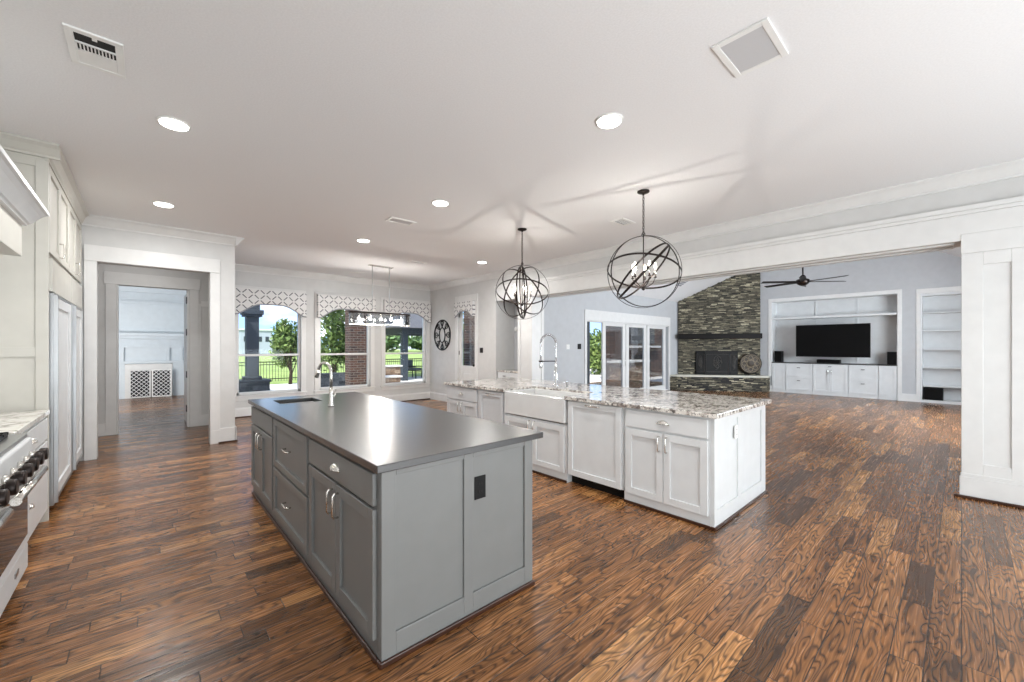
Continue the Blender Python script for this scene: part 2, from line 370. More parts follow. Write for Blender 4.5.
# window wall
WIN = [(1.39, 2.60), (2.99, 4.20), (4.58, 5.78)]; WZ0, WZ1 = .45, 2.60
mb = MB(); xs = [.91] + [q for a in WIN for q in a] + [XR + .14]
for i in range(0, len(xs), 2): mb.box(xs[i], xs[i + 1], YW, YW + .14, 0, CEIL)
for a, b in WIN: mb.box(a, b, YW, YW + .14, 0, WZ0).box(a, b, YW, YW + .14, WZ1, CEIL)
struct('wall_window', mb, 'wall')
fw = Fr((0, YW), (1, 0), (0, -1))
def base_prof(h=.2): return [(0, 0), (.022, 0), (.022, h - .035), (.014, h - .02), (.01, h), (0, h)]
def crown_prof(z, d=.13, p=.11): return [(0, z), (p, z), (p, z - .018), (p - .03, z - .04), (.035, z - d + .03), (.022, z - d + .018), (.022, z - d), (0, z - d)]
struct('baseboard_window', MB().prof(fw, 1.03, XR, base_prof()), 'trim')
for i, (a, b) in enumerate(WIN):
    fr = struct('window_%d' % (i + 1), MB().fb(fw, a - .1, a, WZ0, WZ1, 0, .022).fb(fw, b, b + .1, WZ0, WZ1, 0, .022).fb(fw, a - .1, b + .1, WZ1, WZ1 + .12, 0, .025).fb(fw, a - .1, b + .1, WZ0 - .11, WZ0 - .03, 0, .02)
                .fb(fw, a, a + .045, WZ0, WZ1, -.12, -.05).fb(fw, b - .045, b, WZ0, WZ1, -.12, -.05).fb(fw, a, b, WZ1 - .05, WZ1, -.12, -.05).fb(fw, a, b, WZ0, WZ0 + .055, -.12, -.05).fb(fw, a, b, 1.255, 1.30, -.12, -.045), 'trim', bevel=.003)
    MB().fb(fw, a - .12, b + .12, WZ0 - .03, WZ0, -.14, .05).build('window_sill', 'trim', fr, .004)
    MB().fb(fw, a + .045, b - .045, WZ0 + .055, 1.255, -.09, -.084).build('lower_pane', 'glass', fr)
    MB().fb(fw, a + .045, b - .045, 1.30, WZ1 - .05, -.075, -.069).build('upper_pane', 'glass', fr)
# right wall of the breakfast area: patio door, bar niche, pier
fx_ = Fr((XR, 0), (0, 1), (-1, 0))
DY0, DY1, DZ = 7.87, 8.60, 2.53
NY0, NY1, BZ = 6.36, 7.10, 2.49
struct('wall_right', MB().box(XR, XR + .14, DY1, YW, 0, CEIL).box(XR, XR + .14, NY1, DY0, 0, CEIL).box(XR, XR + .14, DY0, DY1, DZ, CEIL).box(XR, XR + .14, NY0, NY1, BZ, CEIL)
       .box(XR + .14, XR + .68, NY1, NY1 + .08, 0, CEIL), 'wall')
struct('wall_niche', MB().box(XR + .56, XR + .68, NY0 - .05, NY1, 0, CEIL).box(XR + .14, XR + .56, NY0, NY1, BZ + .01, BZ + .1).box(XR + .35, XR + .56, NY0 - .05, NY0, 0, CEIL), 'gwall')
struct('baseboard_right', MB().prof(fx_, NY1, DY0 - .1, base_prof()).prof(fx_, DY1 + .1, YW, base_prof()), 'trim')
pier = struct('wall_pier', MB().box(XR, XR + .35, 5.94, NY0, 0, BZ), 'trim')
fpr = Fr((XR, 5.94), (1, 0), (0, -1))
struct('trim_3', MB().fb(fx_, 5.94, 6.03, .2, BZ, 0, .015).fb(fx_, 6.27, 6.36, .2, BZ, 0, .015).fb(fx_, 6.03, 6.27, 2.25, BZ, 0, .015).fb(fx_, 5.93, 6.36, 0, .2, 0, .025)
       .fb(fpr, -.015, .08, .2, BZ, 0, .015).fb(fpr, .27, .35, .2, BZ, 0, .015).fb(fpr, .08, .27, 2.25, BZ, 0, .015).fb(fpr, -.02, .35, 0, .2, 0, .025), 'trim', bevel=.003)
# beam between kitchen and living room, and the gable above it
struct('wall_beam', MB().box(XR, XR + .35, -1.4, NY0, BZ, CEIL + .12), 'wall')
struct('wall_gable', MB().prism([(XR + .2, -1.4, CEIL), (XR + .2, NY0 + .35, CEIL), (XR + .2, NY0 + .35, zv(NY0 + .35)), (XR + .2, RY, RZ_ + .05), (XR + .2, -1.4, zv(-1.4))], (.15, 0, 0)), 'lwall')
struct('trim_4', MB().fb(fx_, -1.4, NY1, BZ - .0, 2.74, 0, .02).fb(fx_, -1.4, NY1, 2.74, 2.775, 0, .035).fb(fx_, -1.4, NY1, 2.775, 2.82, 0, .05), 'trim', bevel=.004)
struct('trim_5', MB().box(XR + .06, XR + .12, .05, 5.9, BZ - .015, BZ).box(XR + .26, XR + .33, .05, 5.9, BZ - .015, BZ), 'trim')
# wall end / wide panelled column on the right
struct('wall_column', MB().box(XR, XR + .35, -3.6, 0, 0, BZ).box(XR, XR + .35, -3.6, -1.4, BZ, CEIL + .12), 'trim')
struct('trim_6', MB().fb(fx_, -.14, 0, .2, 2.36, 0, .02).fb(fx_, -3, .003, 2.36, 2.55, 0, .028).fb(fx_, -.75, -.31, .2, 2.36, 0, .02).fb(fx_, -.31, -.14, 2.24, 2.36, 0, .02).fb(fx_, -.31, -.14, .2, .34, 0, .02)
       .fb(fx_, -3, .012, 0, .2, 0, .035).fb(fx_, -3, .006, .2, .235, 0, .028), 'trim', bevel=.004)
struct('trim_7', MB().fb(fx_, -3, .05, 0, .025, .045, .065), 'shoe', bevel=.006)
# crown mouldings
struct('trim_8', MB().prof(fd, -.6, 1.03, crown_prof(CEIL)).prof(Fr((1.03, 0), (0, 1), (1, 0)), YD - .1, YW, crown_prof(CEIL)).prof(fw, 1.03, XR, crown_prof(CEIL)).prof(fx_, -3.4, YW, crown_prof(CEIL)), 'trim')
struct('baseboard_doorway', MB().fb(fd, OX1 + .122, 1.045, 0, .22, 0, .02).box(1.03, 1.05, YD - .02, YW, 0, .22).fb(fd, OX1 - .0, OX1 + .122, 0, .2, .02, .03), 'trim', bevel=.003)
struct('baseboard_shoe', MB().fb(fw, 1.03, XR, 0, .02, .022, .04).fb(fd, OX1 + .1, 1.06, 0, .02, .02, .04), 'shoe')
# living room walls
fs = Fr((0, YS), (1, 0), (0, -1)); SX0, SX1, SZ = 8.60, 13.04, 2.15
struct('wall_slider', MB().box(XR + .56, SX0, YS, YS + .14, 0, 3.1).box(SX1, 15.7, YS, YS + .14, 0, 3.1).box(SX0, SX1, YS, YS + .14, SZ, 3.1), 'lwall')
ft = Fr((XT, 0), (0, 1), (-1, 0)); TY0, TY1, TZ = 1.158, 4.13, 2.90; KY0, KY1, KZ = -.42, .717, 2.84
def tvp(y0, y1, z0, z1=None):
    top = [(XT, y1, zv(y1) if z1 is None else z1), (XT, y0, zv(y0) if z1 is None else z1)]
    if z1 is None and y0 < RY < y1: top.insert(1, (XT, RY, RZ_))
    return [(XT, y0, z0), (XT, y1, z0)] + top
mb = MB()
for p in (tvp(TY1, YS, 0), tvp(TY0, TY1, TZ), tvp(KY1, TY0, 0), tvp(KY0, KY1, KZ), tvp(-1.3, KY0, 0)): mb.prism(p, (.5, 0, 0))
mb.box(XT + .5, XT + .6, KY0 - .1, TY1 + .1, 0, 3.2)
struct('wall_tv', mb, 'lwall')
struct('wall_south', MB().box(XR + .35, 9.1, -1.42, -1.3, 0, 3.1).box(12.7, XT + .5, -1.42, -1.3, 0, 3.1).box(9.1, 12.7, -1.42, -1.3, 0, .8).box(9.1, 12.7, -1.42, -1.3, 2.7, 3.1), 'lwall')
fso = Fr((0, -1.3), (1, 0), (0, 1)); w4 = MB().fb(fso, 9.0, 9.1, .8, 2.7, 0, .02).fb(fso, 12.7, 12.8, .8, 2.7, 0, .02).fb(fso, 9.0, 12.8, 2.7, 2.82, 0, .02).fb(fso, 9.0, 12.8, .7, .8, 0, .02)  # added window, built round the living room fill light in the unseen wall
for k in range(5): w4.fb(fso, 9.1 + k * .885, 9.16 + k * .885, .8, 2.7, -.09, -.04)
w4 = struct('window_4', w4, 'trim'); MB().fb(fso, 9.16, 12.64, .8, 2.7, -.07, -.064).build('pane', 'glass', w4)
struct('baseboard_tv', MB().prof(ft, KY1, TY0, base_prof()).prof(ft, TY1, 4.4, base_prof()).prof(ft, -1.3, KY0, base_prof()), 'trim')
struct('trim_9', MB().fb(ft, TY0 - .09, TY0, 0, TZ, 0, .02).fb(ft, TY1, TY1 + .09, .51, TZ, 0, .02).fb(ft, TY0 - .09, TY1 + .09, TZ, TZ + .1, 0, .02)
       .fb(ft, KY1, KY1 + .08, 0, KZ, 0, .02).fb(ft, KY0 - .08, KY0, 0, KZ, 0, .02).fb(ft, KY0 - .08, KY1 + .08, KZ, KZ + .13, 0, .02), 'trim', bevel=.003)
struct('baseboard_slider', MB().prof(fs, XR + .7, SX0 - .08, base_prof()), 'trim')
# den beyond the hall
YN = 15.8
struct('wall_den', MB().box(-2.2, -2.05, YI + .14, YN, 0, 3.5).box(1.25, 1.37, YW + .15, YN, 0, 3.5).box(-2.2, 1.37, YN, YN + .15, 0, 3.5).box(-2.2, -1.4, YI, YI + .14, 0, 3.5).box(.93, 1.37, YW + .15, YW + .2, 0, 3.5).box(-1.4, .93, YI + .01, YI + .13, CEIL, 3.5), 'den')
struct('ceiling_den', MB().box(-2.2, 1.37, YI + .1, YN + .15, 3.5, 3.6), 'ceil')
struct('wall_hall_side', MB().box(-1.4, -1.25, YD + .1, YI, 0, CEIL), 'wall')

# ================================================================== HANDLES / CABINETS
def bar_pull(fr, u, v, L=.13, vert=True, parent=None, mat='nickel', name='handle', out=.032, n0=.02, r=.006):
    a, b = (fr.p(u, v - L / 2, n0), fr.p(u, v + L / 2, n0)) if vert else (fr.p(u - L / 2, v, n0), fr.p(u + L / 2, v, n0))
    o = fr.n * out; d = (b - a).normalized() * .012
    return MB().tube([a, a + o * .75, a + o + d, b + o - d, b + o * .75, b], r).build(name, mat, parent)
def cup_pull(fr, u, v, parent=None, mat='nickel', w=.05, n0=.02):
    vs = []; mb = MB(); N, K = 12, 6
    for i in range(K + 1):
        b = (PI / 2) * i / K
        for k in range(N + 1):
            a = PI * k / N
            vs.append(fr.p(u + w * math.cos(a) * math.cos(b * .98), v - .012 + .034 * math.sin(a) * math.cos(b) , n0 + .032 * math.sin(b) ))
    fs_ = [(i * (N + 1) + k, i * (N + 1) + k + 1, (i + 1) * (N + 1) + k + 1, (i + 1) * (N + 1) + k) for i in range(K) for k in range(N)]
    mb._add(vs, fs_, smooth=True)
    mb.fb(fr, u - w - .006, u + w + .006, v - .018, v - .010, n0, n0 + .006).ball(fr.p(u - w - .004, v - .012, n0 + .004), .008, 8).ball(fr.p(u + w + .004, v - .012, n0 + .004), .008, 8)
    return mb.build('handle', mat, parent)
def shaker(mb, fr, u0, u1, v0, v1, n0=0, th=.02, rail=.06, rec=.015):
    u0, u1 = min(u0, u1), max(u0, u1)
    mb.fb(fr, u0, u0 + rail, v0, v1, n0, n0 + th).fb(fr, u1 - rail, u1, v0, v1, n0, n0 + th)
    mb.fb(fr, u0 + rail, u1 - rail, v0, v0 + rail, n0, n0 + th).fb(fr, u0 + rail, u1 - rail, v1 - rail, v1, n0, n0 + th)
    mb.fb(fr, u0 + rail, u1 - rail, v0 + rail, v1 - rail, n0, n0 + th - rec); return mb
def cabinet(name, label, cat, fr, u0, u1, z0, z1, depth, fronts, mat, group=None, toe=False, pull='nickel'):
    c = fr.p((u0 + u1) / 2, z0, -depth / 2); root = thing(name, c, label, cat, group)
    b = MB()
    if toe: b.fb(fr, u0, u1, z0 + .1, z1, -depth, 0).fb(fr, u0, u1, z0, z0 + .1, -depth, -.07)
    else: b.fb(fr, u0, u1, z0, z1, -depth, 0)
    b.build('body', mat, root, .0015)
    for f in fronts:
        kind, a, b_, v0, v1, h = f
        if kind == 'flat': p = MB().fb(fr, a, b_, v0, v1, 0.001, .021).build('drawer', mat, root, .003)
        elif kind == 'drawer': p = shaker(MB(), fr, a, b_, v0, v1, .001, rail=.05).build('drawer', mat, root, .002)
        elif kind == 'false': p = MB().fb(fr, a, b_, v0, v1, 0.001, .021).build('false_front', mat, root, .003)
        else: p = shaker(MB(), fr, a, b_, v0, v1, .001).build('door', mat, root, .002)
        if h is None: continue
        typ, hu, hv = h
        if typ == 'cup': cup_pull(fr, hu, hv, p, pull)
        elif typ == 'v': bar_pull(fr, hu, hv, .13, True, p, pull)
        elif typ == 'h': bar_pull(fr, hu, hv, .13, False, p, pull)
        elif typ == 's': bar_pull(fr, hu, hv, .07, False, p, 'bronze', out=.02, r=.008)
    return root

# ------------------------------------------------------------------ grey island
GX, GY = .797, 1.767; GX1, GY1 = 1.767, 4.72; GT = .893
fg = Fr((GX, 0), (0, 1), (-1, 0))
gg = 'grey cabinets of the dark-topped island'
cabinet('base_cabinet', 'grey island cabinet nearest the camera, cup-pull drawer over two doors', 'cabinet', fg, GY + .04, 2.828, .0, GT, GX1 - GX - .03,
        [('flat', 1.815, 2.80, .722, .872, ('cup', 2.30, .80)), ('door', 1.815, 2.303, .104, .705, ('v', 2.262, .60)), ('door', 2.309, 2.80, .104, .705, ('v', 2.35, .60))], 'grey', gg)
cabinet('base_cabinet', 'middle grey island cabinet with two deep drawers', 'cabinet', fg, 2.829, 3.785, .0, GT, GX1 - GX - .03,
        [('drawer', 2.845, 3.765, .495, .872, ('h', 3.30, .70)), ('drawer', 2.845, 3.765, .104, .475, ('h', 3.30, .30))], 'grey', gg)
cabinet('base_cabinet', 'far grey island cabinet below the prep sink, panel over two narrow doors', 'cabinet', fg, 3.786, GY1, .0, GT, GX1 - GX - .03,
        [('false', 3.82, 4.69, .722, .872, None), ('door', 3.82, 4.25, .104, .705, ('v', 4.21, .60)), ('door', 4.256, 4.69, .104, .705, ('v', 4.30, .60))], 'grey', gg)
fe = Fr((0, GY), (1, 0), (0, -1))
ep = MB().fb(fe, GX, GX1, 0, GT, -.038, -.012)
for a, b in ((GX, .869), (1.255, 1.314), (1.70, GX1)): ep.fb(fe, a, b, 0, GT, -.012, 0)
for a, b in ((.869, 1.255), (1.314, 1.70)): ep.fb(fe, a, b, .861, GT, -.012, 0).fb(fe, a, b, 0, .13, -.012, 0)
root = thing('end_panel', (1.28, GY, 0), 'grey two-panel end of the dark-topped island, holding a black outlet', 'cabinet panel')
ep.build('panel', 'grey', root, .003)
MB().fb(fe, GX - .01, GX1 + .01, 0, .028, 0, .014).fb(fg, GY - .01, GY + .03, 0, .028, 0, .014).build('shoe_moulding', 'shoe', root, .005, 'dark brown wooden shoe moulding')
MB().fb(fg, GY + .035, GY1, 0, .028, .001, .015).build('trim_10', 'shoe', None, .005)['kind'] = 'structure'
def outlet(fr, u, v, w_, h_, mat, label, n=0):
    root = thing('power_outlet', fr.p(u, v - h_ / 2, n), label, 'outlet')
    MB().fb(fr, u - w_ / 2, u + w_ / 2, v - h_ / 2, v + h_ / 2, n, n + .006).build('plate', mat, root, .002)
    for s_ in (-1, 1):
        q = MB().fb(fr, u - .017, u + .017, v + s_ * .022 - .014, v + s_ * .022 + .014, n + .006, n + .009).build('socket', mat, root, .003)
        MB().fb(fr, u - .009, u - .006, v + s_ * .022 - .005, v + s_ * .022 + .007, n + .009, n + .0095).fb(fr, u + .006, u + .009, v + s_ * .022 - .005, v + s_ * .022 + .007, n + .009, n + .0095).build('slots', 'dark', q)
outlet(fe, 1.368, .686, .075, .125, 'black', 'black power outlet in the grey end panel of the near island', -.012)
# worktop with the sink cut-out
cx0, cx1, cy0, cy1 = GX - .034, 1.83, 1.735, 4.78; sx0, sx1, sy0, sy1 = .93, 1.29, 4.19, 4.53
z0, z1 = GT, .93
MB().box(cx0, cx1, cy0, sy0, z0, z1).box(cx0, cx1, sy1, cy1, z0, z1).box(cx0, sx0, sy0, sy1, z0, z1).box(sx1, cx1, sy0, sy1, z0, z1)
def holed(name, x0, x1, y0, y1, hx0, hx1, hy0, hy1, z0, z1, mat, label):
    bm = bmesh.new(); vs = {}
    o = [(x0, y0), (x1, y0), (x1, y1), (x0, y1)]; h = [(hx0, hy0), (hx1, hy0), (hx1, hy1), (hx0, hy1)]
    mb = MB(); P = [(*p, z) for z in (z0, z1) for p in o + h]
    F = []
    for k in range(4):
        l = (k + 1) % 4
        F += [(k, l, 4 + l, 4 + k), (8 + k, 8 + l, 12 + l, 12 + k), (k, l, 8 + l, 8 + k), (4 + k, 4 + l, 12 + l, 12 + k)]
    bm.free(); mb._add(P, F); ob = mb.build(name, mat, None, .004); return tag(ob, label, 'worktop')
holed('worktop', cx0, cx1, cy0, cy1, sx0, sx1, sy0, sy1, z0, z1, 'blackstone', 'black leathered stone worktop of the near grey island')
def basin(root, x0, x1, y0, y1, zt, dep, t, mat, name='bowl'):
    b = MB().box(x0, x1, y0, y0 + t, zt - dep, zt).box(x0, x1, y1 - t, y1, zt - dep, zt).box(x0, x0 + t, y0 + t, y1 - t, zt - dep, zt).box(x1 - t, x1, y0 + t, y1 - t, zt - dep, zt).box(x0 + t, x1 - t, y0 + t, y1 - t, zt - dep, zt - dep + t)
    return b.build(name, mat, root, .006)
root = thing('prep_sink', ((sx0 + sx1) / 2, (sy0 + sy1) / 2, GT - .18), 'small undermount prep sink in the black-topped island', 'sink')
basin(root, sx0 - .004, sx1 + .004, sy0 - .004, sy1 + .004, GT, .17, .006, 'steel')
MB().lathe([(.03, 0), (.03, .006), (.02, .008)], ((sx0 + sx1) / 2, (sy0 + sy1) / 2, GT - .164)).build('drain', 'chrome', root)
# prep faucet
def faucet(name, loc, label, dirv, scale=1):
    root = thing(name, loc, label, 'faucet'); L = Vector(loc); d = Vector(dirv).normalized()
    MB().lathe([(.027, 0), (.027, .012), (.02, .03), (.017, .12), (.019, .16)], L, 20).build('base', 'nickel', root)
    path = [L + Vector((0, 0, .15)), L + Vector((0, 0, .26))]; rr = .085
    for k in range(0, 13): a = PI * k / 12 * .92; path.append(L + Vector((0, 0, .30)) + d * (rr - rr * math.cos(a)) + Vector((0, 0, rr * math.sin(a))))
    MB().tube(path, .0125, 12).build('spout', 'nickel', root)
    e = path[-1]; q = (path[-1] - path[-2]).normalized()
    MB().tube([e, e + q * .03, e + q * .075], [.0135, .018, .017], 12).build('spray_head', 'nickel', root)
    s = Vector((-d.y, d.x, 0)) * -1
    MB().tube([L + Vector((0, 0, .085)), L + Vector((0, 0, .088)) + s * .035, L + s * .05 + Vector((0, 0, .15))], [.008, .009, .006], 10).build('lever', 'nickel', root)
faucet('prep_faucet', (1.215, 3.72, .93), 'brushed nickel gooseneck faucet on the black island worktop', (-.35, .95, 0))

# ------------------------------------------------------------------ white island
WX, WY = 3.352, 1.312; WX1 = 4.60; WT = .893
fq = Fr((WX, 0), (0, 1), (-1, 0)); gw = 'white cabinets under the speckled granite island top'
D = WX1 - WX - .03
cabinet('base_cabinet', 'white island cabinet at the granite island\'s near corner, cup-pull drawer over two doors', 'cabinet', fq, WY + .03, 2.13, 0, WT, D,
        [('flat', 1.36, 2.105, .72, .872, ('cup', 1.735, .80)), ('door', 1.36, 1.732, .10, .70, ('v', 1.70, .61)), ('door', 1.738, 2.105, .10, .70, ('v', 1.77, .61))], 'white', gw)
root = thing('dishwasher', (WX + .3, 2.48, 0), 'white panel-front dishwasher between apron sink and the near corner cabinet', 'dishwasher')
MB().fb(fq, 2.14, 2.82, .10, WT, -.58, -.002).build('body', 'white', root, .002)
MB().fb(fq, 2.14, 2.82, 0, .10, -.3, -.07).build('toe_kick', 'black', root)
p = shaker(MB(), fq, 2.155, 2.805, .105, .885, .001).build('door', 'white', root, .002); bar_pull(fq, 2.48, .86, .16, False, p)
cabinet('base_cabinet', 'white island sink cabinet with two doors below the apron sink', 'cabinet', fq, 2.83, 3.83, 0, .62, D,
        [('door', 2.86, 3.338, .10, .60, ('v', 3.30, .53)), ('door', 3.342, 3.82, .10, .60, ('v', 3.38, .53))], 'white', gw)
cabinet('base_cabinet', 'narrow light grey pull-out cabinet left of the apron sink', 'cabinet', fq, 3.84, 4.375, 0, WT, D,
        [('door', 3.865, 4.355, .10, .872, ('h', 4.11, .845))], 'ltgrey', gw)
cabinet('base_cabinet', 'light grey island cabinet at the far end of the granite island', 'cabinet', fq, 4.38, 5.15, 0, WT, D,
        [('flat', 4.405, 5.13, .70, .872, ('cup', 4.77, .79)), ('door', 4.405, 4.765, .10, .685, ('v', 4.73, .60)), ('door', 4.77, 5.13, .10, .685, ('v', 4.81, .60))], 'ltgrey', gw)
fz = Fr((0, WY), (1, 0), (0, -1)); ep = MB().fb(fz, WX, WX1, 0, WT, -.028, -.012)
for a, b in ((WX, 3.40), (3.86, 3.93), (4.48, WX1)): ep.fb(fz, a, b, 0, WT, -.012, 0)
for a, b in ((3.40, 3.86), (3.93, 4.48)): ep.fb(fz, a, b, .84, WT, -.012, 0).fb(fz, a, b, 0, .145, -.012, 0)
root = thing('end_panel', (3.97, WY, 0), 'white two-panel end of the granite-topped island', 'cabinet panel'); ep.build('panel', 'white', root, .003)
MB().fb(fz, WX - .01, WX1 + .01, 0, .025, 0, .014).fb(fq, WY - .01, WY + .03, 0, .025, 0, .014).build('shoe_moulding', 'shoe', root, .005, 'dark brown wooden shoe moulding')
MB().fb(fq, WY + .03, 2.13, 0, .025, .001, .015).fb(fq, 2.83, 5.15, 0, .025, .001, .015).build('trim_11', 'shoe', None, .005)['kind'] = 'structure'
outlet(fz, 3.80, .72, .07, .115, 'plastic', 'white power outlet on the end panel of the granite island', 0)
# granite top wraps round the apron sink, open at the front
gx0, gx1, gy0, gy1 = 3.31, 4.66, 1.275, 5.19
sk0, sk1, skx = 2.835, 3.825, 3.86
tag(MB().prism([(gx0, gy0, .893), (gx1, gy0, .893), (gx1, gy1, .893), (gx0, gy1, .893), (gx0, sk1, .893), (skx, sk1, .893), (skx, sk0, .893), (gx0, sk0, .893)], (0, 0, .037)).build('worktop', 'granite', None, .004),
    'white and black speckled granite worktop of the far island', 'worktop')
root = thing('apron_sink', (3.58, 3.33, .63), 'white fireclay apron sink set into the granite island', 'sink')
b = MB(); X0, X1 = 3.322, 3.857; Y0, Y1 = 2.84, 3.82; zt, zb, t = .905, .635, .028
b.box(X0, X1, Y0, Y0 + t, zb, zt).box(X0, X1, Y1 - t, Y1, zb, zt).box(X0, X0 + t, Y0 + t, Y1 - t, zb, zt).box(X1 - t, X1, Y0 + t, Y1 - t, zb, zt).box(X0 + t, X1 - t, Y0 + t, Y1 - t, zb, zb + t)
b.build('basin', 'ceramic', root, .008)
MB().lathe([(.045, 0), (.045, .004), (.03, .006)], (3.6, 3.33, zb + t)).build('drain', 'chrome', root)
# spring pull-down faucet
fl = Vector((4.06, 3.62, .93)); dv = Vector((-.86, .5, 0)).normalized()
root = thing('spring_faucet', fl, 'tall chrome spring faucet behind the apron sink', 'faucet')
MB().lathe([(.03, 0), (.03, .01), (.022, .02), (.02, .14), (.016, .16), (.014, .34)], fl, 20).build('base', 'chrome', root)
path = [fl + Vector((0, 0, z)) for z in (.30, .4, .5)]
for k in range(0, 15): a = PI * k / 14; path.append(fl + Vector((0, 0, .57)) + dv * (.105 - .105 * math.cos(a)) + Vector((0, 0, .115 * math.sin(a))))
path += [fl + dv * .21 + Vector((0, 0, z)) for z in (.5, .42, .36)]
MB().tube(path, .0085, 10).build('hose', 'chrome', root)
# coil around hose
cl = []; tot = 130
def along(t):
    n = len(path) - 1; k = min(int(t * n), n - 1); f = t * n - k; return path[k].lerp(path[k + 1], f), (path[k + 1] - path[k]).normalized()
for i in range(tot * 8):
    t = i / (tot * 8 - 1); p, tg = along(t); s_ = Vector((-dv.y, dv.x, 0)); u_ = tg.cross(s_).normalized(); an = 2 * PI * i / 8
    cl.append(p + (s_ * math.cos(an) + u_ * math.sin(an)) * .0135)
MB().tube(cl, .0018, 4).build('spring', 'chrome', root)
e = fl + dv * .21
MB().lathe([(.012, .36), (.02, .35), (.021, .26), (.016, .24)], e, 14).build('spray_head', 'chrome', root)
MB().tube([fl + Vector((0, 0, .335)), e + Vector((0, 0, .335))], .007, 8).ring(e + Vector((0, 0, .335)), .024, (0, 0, 1), .018, .005, 20).build('support_arm', 'bronze', root)
sdv = Vector((dv.y, -dv.x, 0))
MB().tube([fl + Vector((0, 0, .09)), fl + sdv * .05 + Vector((0, 0, .10)), fl + sdv * .065 + Vector((0, 0, .24))], [.011, .013, .008], 10).build('lever', 'chrome', root)
root = thing('soap_dispenser', (4.05, 3.42, .93), 'small chrome soap pump beside the spring faucet', 'soap dispenser')
MB().lathe([(.022, 0), (.022, .008), (.012, .015), (.011, .07)], (4.05, 3.42, .93), 14).build('base', 'chrome', root)
MB().tube([(4.05, 3.42, .995), (4.045, 3.42, 1.01), (3.97, 3.42, 1.0)], .007, 8).build('nozzle', 'chrome', root)

# ------------------------------------------------------------------ left run: range, cabinet, fridges, hood
fl_ = Fr((-.62, 0), (0, 1), (1, 0)); XF = -.62
cabinet('base_cabinet', 'white two-drawer cabinet between range and tall end panel', 'cabinet', fl_, 3.88, 5.10, 0, .90, .60,
        [('flat', 3.92, 5.07, .70, .87, ('cup', 4.42, .79)), ('flat', 3.92, 5.07, .12, .68, ('cup', 4.30, .36))], 'white', None, True)
tag(MB().box(XL + .002, XF + .03, 3.88, 5.10, .90, .935).build('worktop', 'marble', None, .004), 'pale veined worktop between the range and the tall greige panel', 'worktop')
rt = thing('range', (-.9, 3.13, 0), 'white professional range with two ovens and a row of knobs at left edge', 'range')
ry0, ry1, rxf = 2.4, 3.87, -.56
fr_ = Fr((rxf, 0), (0, 1), (1, 0))
MB().box(XL + .01, rxf, ry0, ry1, .10, .90).box(XL + .05, rxf - .06, ry0 + .03, ry1 - .03, .02, .10).build('body', 'white', rt, .003)
MB().box(XL + .01, rxf + .02, ry0, ry1, .90, .925).build('cooktop', 'steel', rt, .003)
MB().fb(fr_, ry0, ry1, .735, .90, 0, .04).build('control_panel', 'white', rt, .012)
for k, yy in enumerate((3.78, 3.64, 3.48, 3.33, 3.16, 2.98, 2.8)):
    kb = MB().lathe([(.026, 0), (.026, .012), (.023, .014), (.023, .04)], fr_.p(yy, .80, .04), 20, (1, 0, 0)).build('knob', 'nickel', rt)
    MB().lathe([(.034, .040), (.037, .045), (.037, .07), (.031, .075)], fr_.p(yy, .80, .04), 20, (1, 0, 0)).build('knob_cap', 'bronze', kb)
def oven(a, b):
    d = MB().fb(fr_, a, b, .27, .72, .001, .03)
    d = d.build('oven_door', 'white', rt, .004)
    MB().fb(fr_, a + .07, b - .07, .33, .62, .03, .034).build('oven_window', 'oglass', d, .002)
    h = MB().tube([fr_.p(a + .04, .715, .10), fr_.p(b - .10, .715, .10)], .021, 14); h.build('door_handle', 'nickel', d)
    for q in (a + .07, b - .13): MB().tube([fr_.p(q, .70, .03), fr_.p(q, .715, .10)], .015, 10).build('handle_bracket', 'nickel', d)
oven(3.0, 3.85); oven(2.42, 2.97)
kd = MB().fb(fr_, 3.0, 3.85, .11, .255, .001, .025).build('drawer', 'white', rt, .004); MB().fb(fr_, 3.50, 3.58, .175, .205, .025, .03).build('badge', 'steel', kd, .002)
MB().fb(fr_, 2.42, 2.97, .11, .255, .001, .025).build('drawer', 'white', rt, .004)
for yy in (2.66, 3.12, 3.58):
    g = MB()
    for k in range(5): g.box(XL + .1, rxf - .04, yy - .2 + k * .1 - .006, yy - .2 + k * .1 + .006, .94, .955)
    for xx in (XL + .1, -.93, rxf - .05): g.box(xx - .006, xx + .006, yy - .21, yy + .21, .925, .95)
    g.build('burner_grate', 'iron', rt)
# tall end panel (facing the camera)
fp = Fr((0, 5.12), (1, 0), (0, -1)); PX = -.60
ep = MB().fb(fp, XL + .002, PX, 0, 3.03, -.03, -.012)
for a, b in ((XL + .002, -1.17), (-.672, PX)): ep.fb(fp, a, b, 0, 3.03, -.012, 0)
for a, b in ((2.95, 3.03), (1.375, 1.455), (0, .12)): ep.fb(fp, -1.17, -.672, a, b, -.012, 0)
tag(ep.build('tall_end_panel', 'greige', None, .002), 'tall greige panelled cabinet end standing behind the range', 'cabinet panel')
